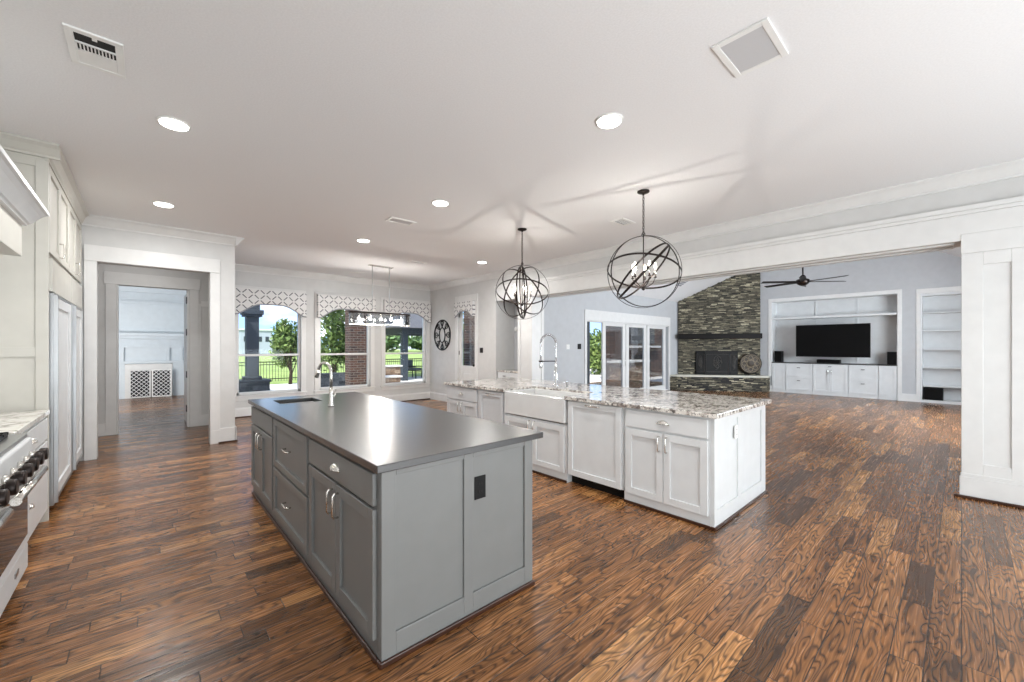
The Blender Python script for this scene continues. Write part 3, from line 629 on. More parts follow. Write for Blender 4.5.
# cabinets over the refrigerators
fu = Fr((-.62, 0), (0, 1), (1, 0))
cabinet('wall_cabinet', 'greige upper cabinet over the nearer refrigerator column', 'cabinet', fu, 5.155, 6.35, 2.24, 3.01, .62,
        [('door', 5.17, 5.745, 2.26, 2.99, ('v', 5.70, 2.36)), ('door', 5.755, 6.34, 2.26, 2.99, None)], 'greige', 'upper cabinets over the refrigerators')
cabinet('wall_cabinet', 'greige upper cabinet over the far refrigerator column by the doorway', 'cabinet', fu, 6.355, 7.52, 2.24, 3.01, .62,
        [('door', 6.37, 6.935, 2.26, 2.99, ('v', 6.89, 2.36)), ('door', 6.945, 7.50, 2.26, 2.99, None)], 'greige', 'upper cabinets over the refrigerators')
struct('trim_12', MB().prof(fu, 5.11, YD, crown_prof(CEIL, .13, .09)).prof(fp, XL, -.53, crown_prof(CEIL, .11, .10)), 'greige')
def fridge(y0, y1, label):
    root = thing('refrigerator', (-.9, (y0 + y1) / 2, 0), label, 'refrigerator', 'panel-front refrigerator columns')
    MB().fb(fu, y0 - .015, y1, .03, 2.22, -.60, -.03).build('body', 'dark', root)
    f = Fr((-.60, 0), (0, 1), (1, 0))
    MB().fb(fu, y0 + .02, y1 - .02, .02, .12, -.05, -.02).build('toe_grille', 'black', root)
    g = MB().fb(f, y0 + .005, y1 - .005, 1.93, 2.21, -.02, .012).build('grille_panel', 'greige', root, .003)
    d = shaker(MB(), f, y0 + .05, y1 - .04, .13, 1.90, -.02, .035, .09).build('door', 'white', root, .002)
    MB().fb(f, y0 + .012, y0 + .05, .10, 1.92, -.03, .02).fb(f, y1 - .04, y1 - .004, .10, 1.92, -.03, .02).fb(f, y0 + .05, y1 - .04, 1.90, 1.92, -.02, .02).fb(f, y0 + .05, y1 - .04, .10, .13, -.02, .02).build('door_trim', 'steel', d, .003, 'stainless steel door edging')
    MB().fb(f, y0 + .016, y0 + .034, .12, 1.9, .02, .045).build('door_handle', 'steel', d)
    return root
fridge(5.19, 6.40, 'white panelled refrigerator column nearer the range with stainless edging')
fridge(6.42, 7.42, 'white panelled refrigerator column beside the cased doorway')
# range hood
hd = thing('range_hood', (-.9, 3.5, 2.06), 'white mantel-style range hood with heavy moulding, upper left edge', 'range hood')
hy0, hy1, hx = 2.5, 4.2, -.61
MB().box(XL + .002, hx, hy0, hy1, 2.06, 2.29).build('lower_band', 'greige', hd, .003)
def flare(prof_):   # sweep of (offset, z) rings round three sides of the hood
    mb = MB(); vs = []
    for o_, z in prof_: vs += [(XL + .002, hy0 - o_, z), (hx + o_, hy0 - o_, z), (hx + o_, hy1 + o_, z), (XL + .002, hy1 + o_, z)]
    fs_ = [(i * 4 + k, i * 4 + (k + 1) % 4, (i + 1) * 4 + (k + 1) % 4, (i + 1) * 4 + k) for i in range(len(prof_) - 1) for k in range(4)]
    fs_ += [(0, 1, 2, 3), tuple(4 * (len(prof_) - 1) + k for k in range(4))]; mb._add(vs, fs_); return mb
flare([(.0, 2.27), (.02, 2.272), (.022, 2.285), (.035, 2.29), (.045, 2.305), (.075, 2.35), (.095, 2.37), (.11, 2.375), (.11, 2.40)]).build('crown_moulding', 'white', hd)
MB().box(XL + .002, -.78, hy0 + .2, hy1 - .5, 2.40, CEIL).build('chimney', 'greige', hd, .003)
MB().box(XL + .002, -.66, hy0 + .1, hy1 - .38, 3.06, CEIL).build('top_moulding', 'greige', hd, .02)
MB().box(XL + .1, hx - .08, hy0 + .15, hy1 - .15, 2.045, 2.06).build('filter', 'steel', hd)
dl = bpy.data.lights.new('hood_lamp', 'AREA'); dl.shape = 'RECTANGLE'; dl.size = .12; dl.size_y = 1.0; dl.energy = 4; dl.color = (1, .95, .86)
do = bpy.data.objects.new('hood_lamp', dl); COL.objects.link(do); do.location = (-.9, 3.6, 2.035)

# ================================================================== CEILING FIXTURES
def downlight(x, y, label):
    root = thing('recessed_light', (x, y, CEIL - .012), label, 'ceiling light', 'recessed ceiling lights')
    MB().lathe([(.074, .002), (.10, .002), (.104, .012)], (x, y, CEIL - .012), 28).build('trim_ring', 'plastic', root)
    MB().lathe([(.086, 0), (.086, .004)], (x, y, CEIL - .016), 24).build('lens', 'lamp', root)
    d = bpy.data.lights.new('recessed_lamp', 'AREA'); d.shape = 'DISK'; d.size = .16; d.energy = 24; d.color = (1, .99, .97)
    o = bpy.data.objects.new('recessed_lamp', d); COL.objects.link(o); o.location = (x, y, CEIL - .025)
for x, y, l in ((.161, 3.97, 'recessed light above the aisle beside the range, nearer of two'), (.161, 6.30, 'recessed light just in front of the cased doorway wall'),
                (2.557, 1.753, 'recessed light nearest the camera, between the islands'), (2.557, 4.074, 'recessed light left of the far globe pendant, over the aisle between the islands'),
                (2.557, 6.33, 'recessed light behind the rectangular ceiling grille, before the oval chandelier'), (4.969, 6.39, 'small far recessed light right of the oval chandelier, in front of the patio door wall')):
    downlight(x, y, l)
def vent(x0, x1, y0, y1, label, kind='grille'):
    root = thing('ceiling_vent', ((x0 + x1) / 2, (y0 + y1) / 2, CEIL - .012), label, 'vent'); z = CEIL - .012
    MB().box(x0, x1, y0, y0 + .035, z, CEIL).box(x0, x1, y1 - .035, y1, z, CEIL).box(x0, x0 + .035, y0 + .035, y1 - .035, z, CEIL).box(x1 - .035, x1, y0 + .035, y1 - .035, z, CEIL).build('frame', 'plastic', root, .003)
    if kind == 'grille':
        MB().box(x0 + .035, x1 - .035, y0 + .035, y1 - .035, CEIL - .003, CEIL).build('backing', 'dark', root)
        m_ = MB(); n = 11; L = x1 - x0 - .07
        for k in range(n): m_.box(x0 + .035 + L * k / n, x0 + .035 + L * k / n + .0055, y0 + .13, y0 + .21, z + .001, CEIL - .003)
        m_.box(x0 + .035, x1 - .035, y0 + .125, y0 + .135, z + .001, CEIL - .003).box(x0 + .035, x1 - .035, y0 + .205, y1 - .035, z + .002, CEIL - .003).box((x0 + x1) / 2 - .01, (x0 + x1) / 2 + .01, y0 + .035, y0 + .06, z, CEIL - .004)
        m_.build('louvres', 'plastic', root)
    elif kind == 'dark':
        MB().box(x0 + .035, x1 - .035, y0 + .035, y1 - .035, CEIL - .003, CEIL).build('backing', 'dark', root)
        m_ = MB()
        for k in range(5): m_.box(x0 + .035, x1 - .035, y0 + .04 + (y1 - y0 - .08) * k / 5, y0 + .046 + (y1 - y0 - .08) * k / 5, z + .002, CEIL - .003)
        m_.build('louvres', 'plastic', root)
    else: MB().box(x0 + .035, x1 - .035, y0 + .035, y1 - .035, CEIL - .008, CEIL).build('grille_cloth', M['spk'], root)
M['spk'] = plain('perforated_grille_cloth', srgb(196, 196, 198), .9, bump=.4, bscale=600)
vent(-.32, -.09, 3.12, 3.50, 'white register with an open damper in the ceiling, upper left')
vent(2.35, 2.73, .66, .94, 'flat square speaker grille in the ceiling, upper right', 'cloth')
vent(2.36, 2.72, 4.93, 5.12, 'small pale rectangular grille in the ceiling between two recessed lights', 'cloth')
vent(3.40, 3.72, 9.10, 9.24, 'small slotted register in the ceiling near the windows, dark slots', 'dark')
vent(4.62, 4.92, 2.95, 3.15, 'slotted register in the ceiling behind the near globe pendant', 'dark')
vent(3.85, 4.2, 7.2, 7.35, 'thin pale register in the ceiling before the oval chandelier', 'cloth')

def chain(mb, c, z0, z1, lk=.04):
    n = int((z1 - z0) / (lk * .72))
    for k in range(n):
        z = z0 + (k + .5) * (z1 - z0) / n; pts = []
        for j in range(10):
            a = 2 * PI * j / 10; u = math.cos(a) * .011; v = math.sin(a) * lk / 2
            pts.append((c[0] + (u if k % 2 else 0), c[1] + (0 if k % 2 else u), z + v))
        mb.tube(pts, .0036, 5, closed=True)
def globe(x, y, zc, label, rings, ztop, r=.385):
    root = thing('globe_pendant', (x, y, zc - r), label, 'chandelier', 'metal-hoop globe pendants over the granite island'); C_ = Vector((x, y, zc))
    MB().lathe([(.065, CEIL), (.065, CEIL - .012), (.05, CEIL - .022), (.012, CEIL - .03), (.01, CEIL - .045)], (x, y, 0), 24).build('canopy', 'bronze', root)
    mb = MB(); chain(mb, (x, y), zc + r + .02, CEIL - .04); mb.build('chain', 'bronze', root)
    for nrm, rr in rings: MB().ring(C_, rr * r, nrm, .02, .005, 64).build('hoop', 'bronze', root)
    st = MB().tube([(x, y, zc + r + .03), (x, y, zc - .16)], .006, 8).lathe([(.001, -.20), (.016, -.19), (.02, -.175), (.008, -.15), (.006, -.12)], (x, y, zc), 12).ring((x, y, zc + r + .02), .02, (1, 0, 0), .006, .005, 16)
    st.build('stem', 'bronze', root)
    for k in range(5):
        a = 2 * PI * k / 5 + .4; d = Vector((math.cos(a), math.sin(a), 0))
        pts = [C_ + Vector((0, 0, -.16)) + d * .01, C_ + Vector((0, 0, -.155)) + d * .05, C_ + Vector((0, 0, -.12)) + d * .10, C_ + Vector((0, 0, -.06)) + d * .125]
        arm = MB().tube(pts, .005, 6).lathe([(.004, -.065), (.018, -.06), (.018, -.055), (.01, -.05)], C_ + d * .125, 12).build('arm', 'bronze', root)
        MB().lathe([(.0095, -.05), (.0095, .03)], C_ + d * .125, 10).build('candle_sleeve', 'nickel', arm)
        MB().lathe([(.005, .03), (.014, .05), (.012, .07), (.002, .10)], C_ + d * .125, 10).build('bulb', 'bulb', arm)
    l = bpy.data.lights.new('pendant_lamp', 'POINT'); l.energy = 24; l.shadow_soft_size = .012; l.color = (1, .94, .86)
    o = bpy.data.objects.new('pendant_lamp', l); COL.objects.link(o); o.location = (x, y, zc + .06)
def cd(r_, u_, d_, c):   # direction given relative to the sight line to the pendant
    v = Vector((c[0], c[1], 0)).normalized(); rt_ = Vector((v.y, -v.x, 0)); return rt_ * r_ + Vector((0, 0, 1)) * u_ + v * d_
c1 = (4.0, 2.306); c2 = (4.0, 4.21)
globe(*c1, 2.265, 'near dark metal-hoop globe pendant over the granite island', [(cd(.15, .1, 1, c1), 1), (cd(.35, .25, .8, c1), .985), (cd(-.7, .7, .16, c1), .97), (cd(-.66, .62, -.12, c1), .955), (cd(.12, .95, .32, c1), 1)], 2.65)
globe(*c2, 2.235, 'far dark metal-hoop globe pendant over the granite island', [(cd(.1, .05, 1, c2), 1), (cd(1, .05, .08, c2), .985), (cd(.95, 0, -.2, c2), .96), (cd(-.75, .45, .5, c2), .97), (cd(.65, .6, .45, c2), .975), (cd(.05, .9, .35, c2), .96)], 2.62)

# oval chandelier over the breakfast area
cx, cy = 3.65, 8.12
root = thing('oval_chandelier', (cx, cy, 1.91), 'long oval glass chandelier hanging by two rods before the windows', 'chandelier')
MB().box(cx - .26, cx + .26, cy - .05, cy + .05, CEIL - .02, CEIL).build('canopy', 'nickel', root, .004)
for s_ in (-1, 1): MB().tube([(cx + s_ * .185, cy, 2.14), (cx + s_ * .185, cy, CEIL - .02)], .0085, 8).build('rod', 'steel', root)
def oval(z0, z1, a, b, th):
    n = 64; vs = []
    for k in range(n):
        t = 2 * PI * k / n; c_, s_ = math.cos(t), math.sin(t); f = lambda q: math.copysign(abs(q) ** .75, q)
        for q, z in ((0, z0), (th, z0), (th, z1), (0, z1)): vs.append((cx + f(c_) * (a - q), cy + f(s_) * (b - q), z))
    return MB()._add(vs, [(k * 4 + i, k * 4 + (i + 1) % 4, ((k + 1) % n) * 4 + (i + 1) % 4, ((k + 1) % n) * 4 + i) for k in range(n) for i in range(4)])
oval(2.125, 2.16, .66, .17, .012).build('top_band', 'bronze', root); oval(1.905, 1.925, .66, .17, .012).build('bottom_band', 'nickel', root)
oval(1.925, 2.125, .655, .165, .004).build('glass_drum', 'cglass', root)
MB().box(cx - .6, cx + .6, cy - .02, cy + .02, 2.13, 2.15).build('cross_bar', 'nickel', root)
for k in range(5):
    xx = cx - .46 + .23 * k
    s = MB().lathe([(.012, 2.13), (.012, 2.07)], (xx, cy, 0), 10).build('lamp_socket', 'nickel', root)
    MB().ball((xx, cy, 2.03), .03, 12).build('bulb', 'bulb', s)
l = bpy.data.lights.new('chandelier_lamp', 'POINT'); l.energy = 60; l.shadow_soft_size = .12; l.color = (1, .95, .88)
o = bpy.data.objects.new('chandelier_lamp', l); COL.objects.link(o); o.location = (cx, cy, 1.86)

# ceiling fan in the living room
fxx, fyy, fz_ = 12.4, RY, 3.08
root = thing('ceiling_fan', (fxx, fyy, fz_), 'dark six-blade ceiling fan under the vaulted living room ceiling', 'fan')
MB().tube([(fxx, fyy, fz_ + .15), (fxx, fyy, RZ_ - .02)], .016, 10).build('rod', 'bronze', root)
MB().lathe([(.02, .2), (.06, .17), (.075, .1), (.14, .08), (.15, .03), (.13, -.02), (.08, -.06), (.03, -.075)], (fxx, fyy, fz_), 24).build('motor', 'bronze', root)
for k in range(6):
    a = 2 * PI * k / 6 + .2; d = Vector((math.cos(a), math.sin(a), 0)); s_ = Vector((-d.y, d.x, 0)); c_ = Vector((fxx, fyy, fz_ + .02))
    tl = Vector((0, 0, .016))
    q = [c_ + d * .13 - s_ * .045 - tl, c_ + d * .98 - s_ * .06 - tl, c_ + d * .98 + s_ * .06 + tl, c_ + d * .13 + s_ * .045 + tl]
    MB().prism(q, (0, 0, .008)).build('blade', 'bronze', root, .002)
# vent on the vault
vy = 6.0
root = MB().box(0, 0, 0, 0, 0, 0)
vv = MB()
for k in range(6): yy = 5.55 + k * .07; vv.prism([(12.2, yy, zv(yy) - .012), (12.55, yy, zv(yy) - .012), (12.55, yy + .045, zv(yy + .045) - .012), (12.2, yy + .045, zv(yy + .045) - .012)], (0, 0, .01))
tag(vv.build('ceiling_vent', 'fabricgrey'), 'small grey vent in the sloping living room ceiling above the fireplace corner', 'vent')

# ================================================================== VALANCES, WALL ITEMS
def valance(fr, u0, u1, z1, label, mat, group=None, dep=.13, zs=2.13, za=2.33):
    root = thing('valance', fr.p((u0 + u1) / 2, zs, dep / 2), label, 'valance', group)
    n = 20; bot = []
    for k in range(n + 1):
        t = k / n; e = min(1, max(0, (min(t, 1 - t) - .04) / .33)); h = zs + (za - zs) * (math.sin(e * PI / 2) ** 1.2) + .03 * math.sin(PI * t)
        bot.append((u0 + (u1 - u0) * t, h))
    pts = [fr.p(u, v, dep) for u, v in bot] + [fr.p(u1, z1, dep), fr.p(u0, z1, dep)]
    f = MB().prism(pts, -fr.n * .02); f.build('front', mat, root)
    MB().fb(fr, u0, u0 + .015, zs, z1, 0, dep - .02).fb(fr, u1 - .015, u1, zs, z1, 0, dep - .02).fb(fr, u0, u1, z1 - .015, z1, 0, dep - .02).build('board', mat, root)
    MB().tube([fr.p(u, v - .012, dep - .005) for u, v in bot], .014, 6).build('piping', 'fabricgrey', root, label='grey piped lower edge')
for (a, b), l in zip(WIN, ('trellis-print valance over the left window beside the cased doorway', 'trellis-print valance over the middle window behind the oval chandelier', 'trellis-print valance over the right window next to the corner')):
    valance(fw, a - .06, b + .08, 2.66, l, 'valance', 'arched trellis-print window valances')
valance(fx_, DY0 - .02, DY1 + .02, 2.56, 'small trellis-print valance over the glazed patio door', 'valance_side', None, .10, 2.20, 2.32)
# patio door
dr = struct('door_1', MB().fb(fx_, DY0 - .11, DY0, 0, DZ, 0, .022).fb(fx_, DY1, DY1 + .11, 0, DZ, 0, .022).fb(fx_, DY0 - .11, DY1 + .11, DZ, DZ + .2, 0, .025), 'trim', bevel=.003)
lf = MB().fb(fx_, DY0, DY0 + .09, .01, DZ, -.09, -.045).fb(fx_, DY1 - .09, DY1, .01, DZ, -.09, -.045).fb(fx_, DY0 + .09, DY1 - .09, 2.42, DZ, -.09, -.045).fb(fx_, DY0 + .09, DY1 - .09, .86, .98, -.09, -.045).fb(fx_, DY0 + .09, DY1 - .09, .01, .22, -.09, -.045).fb(fx_, DY0 + .09, DY1 - .09, .22, .86, -.085, -.06).fb(fx_, DY0 + .17, DY1 - .17, .30, .78, -.06, -.05).build('door_leaf', 'trim', dr, .003)
MB().fb(fx_, DY0 + .09, DY1 - .09, .98, 2.42, -.07, -.064).build('pane', 'glass', lf)
MB().lathe([(.028, 0), (.028, .008), (.01, .012), (.01, .05), (.028, .055), (.03, .07), (.02, .08)], fx_.p(DY0 + .045, 1.0, -.045), 16, (-1, 0, 0)).build('door_knob', 'bronze', lf)
MB().lathe([(.024, 0), (.024, .012)], fx_.p(DY0 + .045, 1.15, -.045), 16, (-1, 0, 0)).build('deadbolt', 'bronze', lf)
for z in (.35, 1.3, 2.25): MB().fb(fx_, DY1 - .005, DY1 + .012, z - .05, z + .05, -.04, -.02).build('hinge', 'bronze', dr)
# iron wall medallion
mc = fx_.p(9.32, 1.765, .02); root = thing('wall_medallion', fx_.p(9.32, 1.36, .0), 'round black scrolled iron medallion on the wall left of the patio door', 'wall decoration')
MB().tube([fx_.p(9.32 + .385 * math.cos(a), 1.765 + .40 * math.sin(a), .02) for a in [2 * PI * k / 40 for k in range(40)]], .016, 6, True).build('outer_ring', 'iron', root)
MB().tube([fx_.p(9.32 + .14 * math.cos(a), 1.765 + .20 * math.sin(a), .02) for a in [2 * PI * k / 30 for k in range(30)]], .013, 6, True).build('inner_ring', 'iron', root)
for k in range(8):
    a = 2 * PI * k / 8; mb = MB()
    def pt(r_, t_): return fx_.p(9.32 + r_ * math.cos(t_), 1.765 + (r_ + .035) * math.sin(t_), .02)
    mb.tube([pt(.14, a), pt(.36, a)], .009, 5)
    for sg in (-1, 1): mb.tube([pt(.18, a), pt(.24, a + sg * .14), pt(.31, a + sg * .22), pt(.345, a + sg * .12), pt(.32, a + sg * .04)], .011, 5)
    mb.build('scroll', 'iron', root)
def plate(fr, u, v, w_, h_, mat, name, label, n=0, n_t=1):
    root = thing(name, fr.p(u, v - h_ / 2, n), label, 'switch' if 'switch' in name else 'thermostat')
    MB().fb(fr, u - w_ / 2, u + w_ / 2, v - h_ / 2, v + h_ / 2, n, n + .008).build('plate', mat, root, .002)
    for k in range(n_t): MB().fb(fr, u + (k - (n_t - 1) / 2) * .045 - .014, u + (k - (n_t - 1) / 2) * .045 + .014, v - .03, v + .03, n + .008, n + .012).build('rocker', mat, root, .002)
plate(fx_, 7.63, 1.37, .12, .12, 'bronze', 'light_switch', 'dark double light switch right of the patio door', 0, 2)
plate(fs, 8.30, 1.46, .14, .14, 'black', 'light_switch', 'black switch plate on the blue-grey wall left of the sliding doors', 0, 2)
plate(fs, 7.85, 1.45, .12, .12, 'plastic', 'light_switch', 'white switch plate on the blue-grey wall, further from the sliding doors', 0, 2)
fn = Fr((XR + .56, 0), (0, 1), (-1, 0))
tag(MB().lathe([(.055, 0), (.055, .015), (.04, .03)], fn.p(7.02, 1.87, 0), 20, (-1, 0, 0)).build('smoke_detector', 'plastic'), 'small round white sensor on the grey niche wall', 'detector')
# bar cabinet in the niche
fnb = Fr((XR + .06, 0), (0, 1), (-1, 0))
cabinet('bar_cabinet', 'white drawer cabinet built into the grey wall niche', 'cabinet', fnb, NY0 + .005, NY1 - .005, 0, .885, .495,
        [('flat', NY0 + .03, NY1 - .03, .70, .86, ('s', 6.85, .80)), ('door', NY0 + .03, 6.725, .10, .68, ('v', 6.69, .6)), ('door', 6.735, NY1 - .03, .10, .68, ('v', 6.77, .6))], 'white')
tag(MB().box(XR + .035, XR + .555, NY0 + .003, NY1 - .003, .885, .92).build('worktop', 'granite', None, .003), 'short granite worktop on the bar cabinet in the wall niche', 'worktop')

# hall door (open) and its hinges
d3 = struct('door_3', MB().box(IX1 - .035, IX1 - .002, YI, YI + .14, 0, IZ).box(IX0 + .002, IX0 + .02, YI, YI + .14, 0, IZ), 'trim')
lf = MB().box(IX1 - .02, IX1 + .02, YI + .16, YI + 1.05, .012, IZ - .03)
lf.build('door_leaf', 'trim', d3, .003)
for z in (.33, .95, 1.72, 2.3): MB().box(IX1 - .045, IX1 - .025, YI + .02, YI + .12, z - .06, z + .06).build('hinge', 'iron', d3)

# ================================================================== SLIDING DOORS
mb = MB().fb(fs, SX0 - .09, SX0, 0, SZ, 0, .022).fb(fs, SX1, SX1 + .1, 0, SZ, 0, .022).fb(fs, SX0 - .09, SX1 + .1, SZ, SZ + .28, 0, .025)
d2 = struct('door_2', mb, 'trim', bevel=.003)
MB().fb(fs, SX0, SX1, 0, .02, -.14, 0).fb(fs, SX0, SX1, SZ - .03, SZ, -.14, -.02).build('track', 'trim', d2)
MB().fb(fs, SX0, SX0 + .17, 0, SZ - .03, -.13, -.02).build('side_jamb', 'post', d2, label='dark grey side jamb')
for k, (a, b) in enumerate(((9.40, 10.55), (10.58, 11.74), (11.78, 12.98))):
    n0 = -.06 if k != 1 else -.06; q = .15
    f = MB().fb(fs, a, a + q, .02, SZ - .03, n0 - .045, n0).fb(fs, b - q, b, .02, SZ - .03, n0 - .045, n0).fb(fs, a + q, b - q, .02, .17, n0 - .045, n0).fb(fs, a + q, b - q, SZ - .11, SZ - .03, n0 - .045, n0).build('door_leaf', 'trim', d2, .003)
    MB().fb(fs, a + q, b - q, .17, SZ - .11, n0 - .026, n0 - .02).build('pane', 'dglass', f)
    if k == 0: bar_pull(fs, b - .06, 1.0, .2, True, f, 'nickel', n0=n0)

# ================================================================== FIREPLACE CORNER
A = Vector((13.70, 6.58, 0)); B = Vector((15.08, 4.46, 0)); LW = (B - A).length; ud = (B - A).normalized(); nd = Vector((-ud.y, ud.x, 0)); nd = nd if nd.dot(Vector((-1, -1, 0))) > 0 else -nd
ff = Fr(A, (ud.x, ud.y), (nd.x, nd.y))
def ledger(mb, fr, u0, u1, v0, v1f, n0, hole=None, rh=.05, lmin=.12, lmax=.38, dmax=.03, base=.02):
    v = v0
    while True:
        h = rh * random.uniform(.75, 1.25); u = u0 - random.uniform(0, .1); any_ = False
        while u < u1:
            L = random.uniform(lmin, lmax); a, b = max(u, u0), min(u + L, u1); u += L
            if b - a < .015: continue
            top = min(v + h, v1f((a + b) / 2) - .004)
            if top - v < .012: continue
            any_ = True
            if hole and a < hole[1] and b > hole[0] and v < hole[3] and v + h > hole[2]:
                if a < hole[0] - .02: b = hole[0]
                elif b > hole[1] + .02: a = hole[1]
                else: continue
            mb.fb(fr, a + .002, b - .002, v + .002, top - .002, n0, n0 + base + random.uniform(0, dmax), tone=min(1, max(0, random.gauss(.45, .28))))
        v += h
        if not any_ or v > 6: break
ztop = lambda u: zv((A + ud * u).y)
root = thing('fireplace', A.lerp(B, .5), 'tall stacked-stone corner fireplace rising to the sloped ceiling', 'fireplace')
mb = MB(); ledger(mb, ff, 0, LW, .51, ztop, 0, (.55, 1.75, 0, 1.30), rh=.03, lmin=.07, lmax=.26); mb.build('stone_facing', 'ledger', root)
mb = MB(); P_ = lambda u, v, n: ff.p(u, v, n)
yb = RY
def core(u0, u1, v0): return MB().prism([P_(u0, v0, .015), P_(u1, v0, .015), P_(u1, ztop(u1) - .01, .015), P_(u0, ztop(u0) - .01, .015)], -nd * .02)
c_ = MB(); 
for (u0, u1, v0) in ((0, .55, .5), (.55, 1.75, 1.30), (1.75, LW, .5)):
    c_.prism([P_(u0, v0, .015), P_(u1, v0, .015), P_(u1, ztop(u1) - .01, .015), P_(u0, ztop(u0) - .01, .015)], -nd * .04)
c_.build('backing', 'dark', root)
MB().fb(ff, .55, 1.75, .51, .53, -.38, .01).fb(ff, .55, .58, .53, 1.3, -.38, .01).fb(ff, 1.72, 1.75, .53, 1.3, -.38, .01).fb(ff, .58, 1.72, .53, 1.3, -.38, -.35).fb(ff, .58, 1.72, 1.27, 1.3, -.35, .01).build('firebox', 'dark', root)
# hearth
hp = [Vector((13.10, 6.585, 0)), Vector((13.15, 6.36, 0)), Vector((14.80, 4.17, 0)), Vector((15.08, 4.17, 0)), Vector((15.08, 4.44, 0)), Vector((13.68, 6.585, 0))]
root = thing('hearth', (14.1, 5.4, 0), 'raised stacked-stone hearth with a pale slab top in the fireplace corner', 'hearth')
MB().prism([p.lerp(Vector((14.2, 5.5, 0)), .03) for p in hp], (0, 0, .45)).build('core', 'dark', root)
for p, q in ((hp[0], hp[1]), (hp[1], hp[2]), (hp[2], hp[3])):
    d = (q - p); L = d.length; d.normalize(); n_ = Vector((d.y, -d.x, 0)); n_ = n_ if n_.dot(Vector((-1, -1, 0))) > 0 else -n_
    mb = MB(); ledger(mb, Fr(p, (d.x, d.y), (n_.x, n_.y)), 0, L, .0, lambda u: .455, -.05, base=.035, dmax=.02, rh=.03, lmin=.06, lmax=.22); mb.build('stone_facing', 'ledger', root)
cen = Vector((14.2, 5.5, 0))
MB().prism([p + ((p - cen).normalized() * (.03 if i in (1, 2) else 0)) + Vector((0, 0, .455)) for i, p in enumerate(hp)], (0, 0, .055)).build('slab', 'paleslab', root, .006)
tag(MB().fb(ff, -.02, LW - .02, 1.72, 1.89, .05, .30).build('mantel_shelf', 'mantel', None, .01), 'thick black wooden mantel beam on the stacked-stone fireplace', 'mantel shelf')
# iron fire screen
root = thing('fire_screen', ff.p(1.15, .51, .13), 'black ornate three-fold fire screen on the hearth', 'fire screen')
def spanel(p0, p1, orn):
    d = (p1 - p0).normalized(); n_ = Vector((-d.y, d.x, 0)); n_ = n_ if n_.dot(nd) > 0 else -n_; L = (p1 - p0).length; f = Fr(p0, (d.x, d.y), (n_.x, n_.y)); z0_, z1_ = .515, 1.30
    m_ = MB().fb(f, 0, .025, z0_, z1_, 0, .02).fb(f, L - .025, L, z0_, z1_, 0, .02).fb(f, .025, L - .025, z0_, z0_ + .025, 0, .02).fb(f, .025, L - .025, z1_ - .025, z1_, 0, .02)
    o = m_.build('frame', 'iron', root); MB().fb(f, .025, L - .025, z0_ + .025, z1_ - .025, .006, .009).build('mesh', 'dark', o)
    m_ = MB(); cu, cv = L / 2, .9
    sc = L / .8
    for k in range(6):
        a = PI / 3 * k; ex = [f.p(cu + .8 * sc * (.10 * math.cos(a) + .09 * math.cos(a + t)), cv + .13 * math.sin(a) + .10 * math.sin(a + t), .02) for t in [i * PI / 5 for i in range(9)]]
        m_.tube(ex, .006, 5)
    m_.tube([f.p(cu + .13 * sc * math.sin(t), cv + .2 * math.cos(t) + .05, .02) for t in [i * PI / 8 for i in range(16)]], .008, 5, True)
    m_.tube([f.p(cu - .36 * sc, z0_ + .1, .018), f.p(cu - .36 * sc, z1_ - .1, .018), f.p(cu + .36 * sc, z1_ - .1, .018), f.p(cu + .36 * sc, z0_ + .1, .018)], .006, 5, True)
    m_.build('scrollwork', M['pewter'], o)
M['pewter'] = plain('aged_pewter', srgb(84, 81, 78), .5, .4)
q0, q1, q2, q3 = ff.p(.56, 0, .07), ff.p(.83, 0, .17), ff.p(1.58, 0, .17), ff.p(1.84, 0, .07)
spanel(q0, q1, 0); spanel(q1, q2, 1); spanel(q2, q3, 0)
# carved round disc on stand
root = thing('decorative_disc', ff.p(2.16, .51, .18), 'round carved bronze-coloured disc on a small stand at the hearth\'s right end', 'ornament')
dc = ff.p(2.20, .90, .17); ax = nd
MB().lathe([(.33, -.012), (.33, .012), (.30, .022), (.27, .012), (.12, .012), (.09, .022), (.02, .03), (.001, .03)], dc, 40, ax).build('disc', M.setdefault('oldbronze', plain('aged_bronze', srgb(50, 42, 34), .5, .3, noise=.4)), root)
mb = MB()
for k in range(8): a = 2 * PI * k / 8; mb.ring(dc + ud * (.19 * math.cos(a)) + Vector((0, 0, .19 * math.sin(a))) + nd * .014, .062, nd, .02, .014, 16)
mb.ring(dc + nd * .02, .285, nd, .012, .012, 40).ring(dc + nd * .016, .11, nd, .012, .014, 24)
mb.build('relief', plain('worn_gilt_relief', srgb(112, 98, 76), .5, .3), root)
MB().tube([ff.p(2.02, .52, .22), ff.p(2.04, .62, .19)], .012, 6).tube([ff.p(2.36, .52, .22), ff.p(2.34, .62, .19)], .012, 6).tube([ff.p(2.02, .52, .22), ff.p(2.36, .52, .22)], .012, 6).tube([ff.p(2.16, .52, .22), ff.p(2.16, .52, .08), ff.p(2.16, .7, .13)], .01, 6).build('stand', 'iron', root)

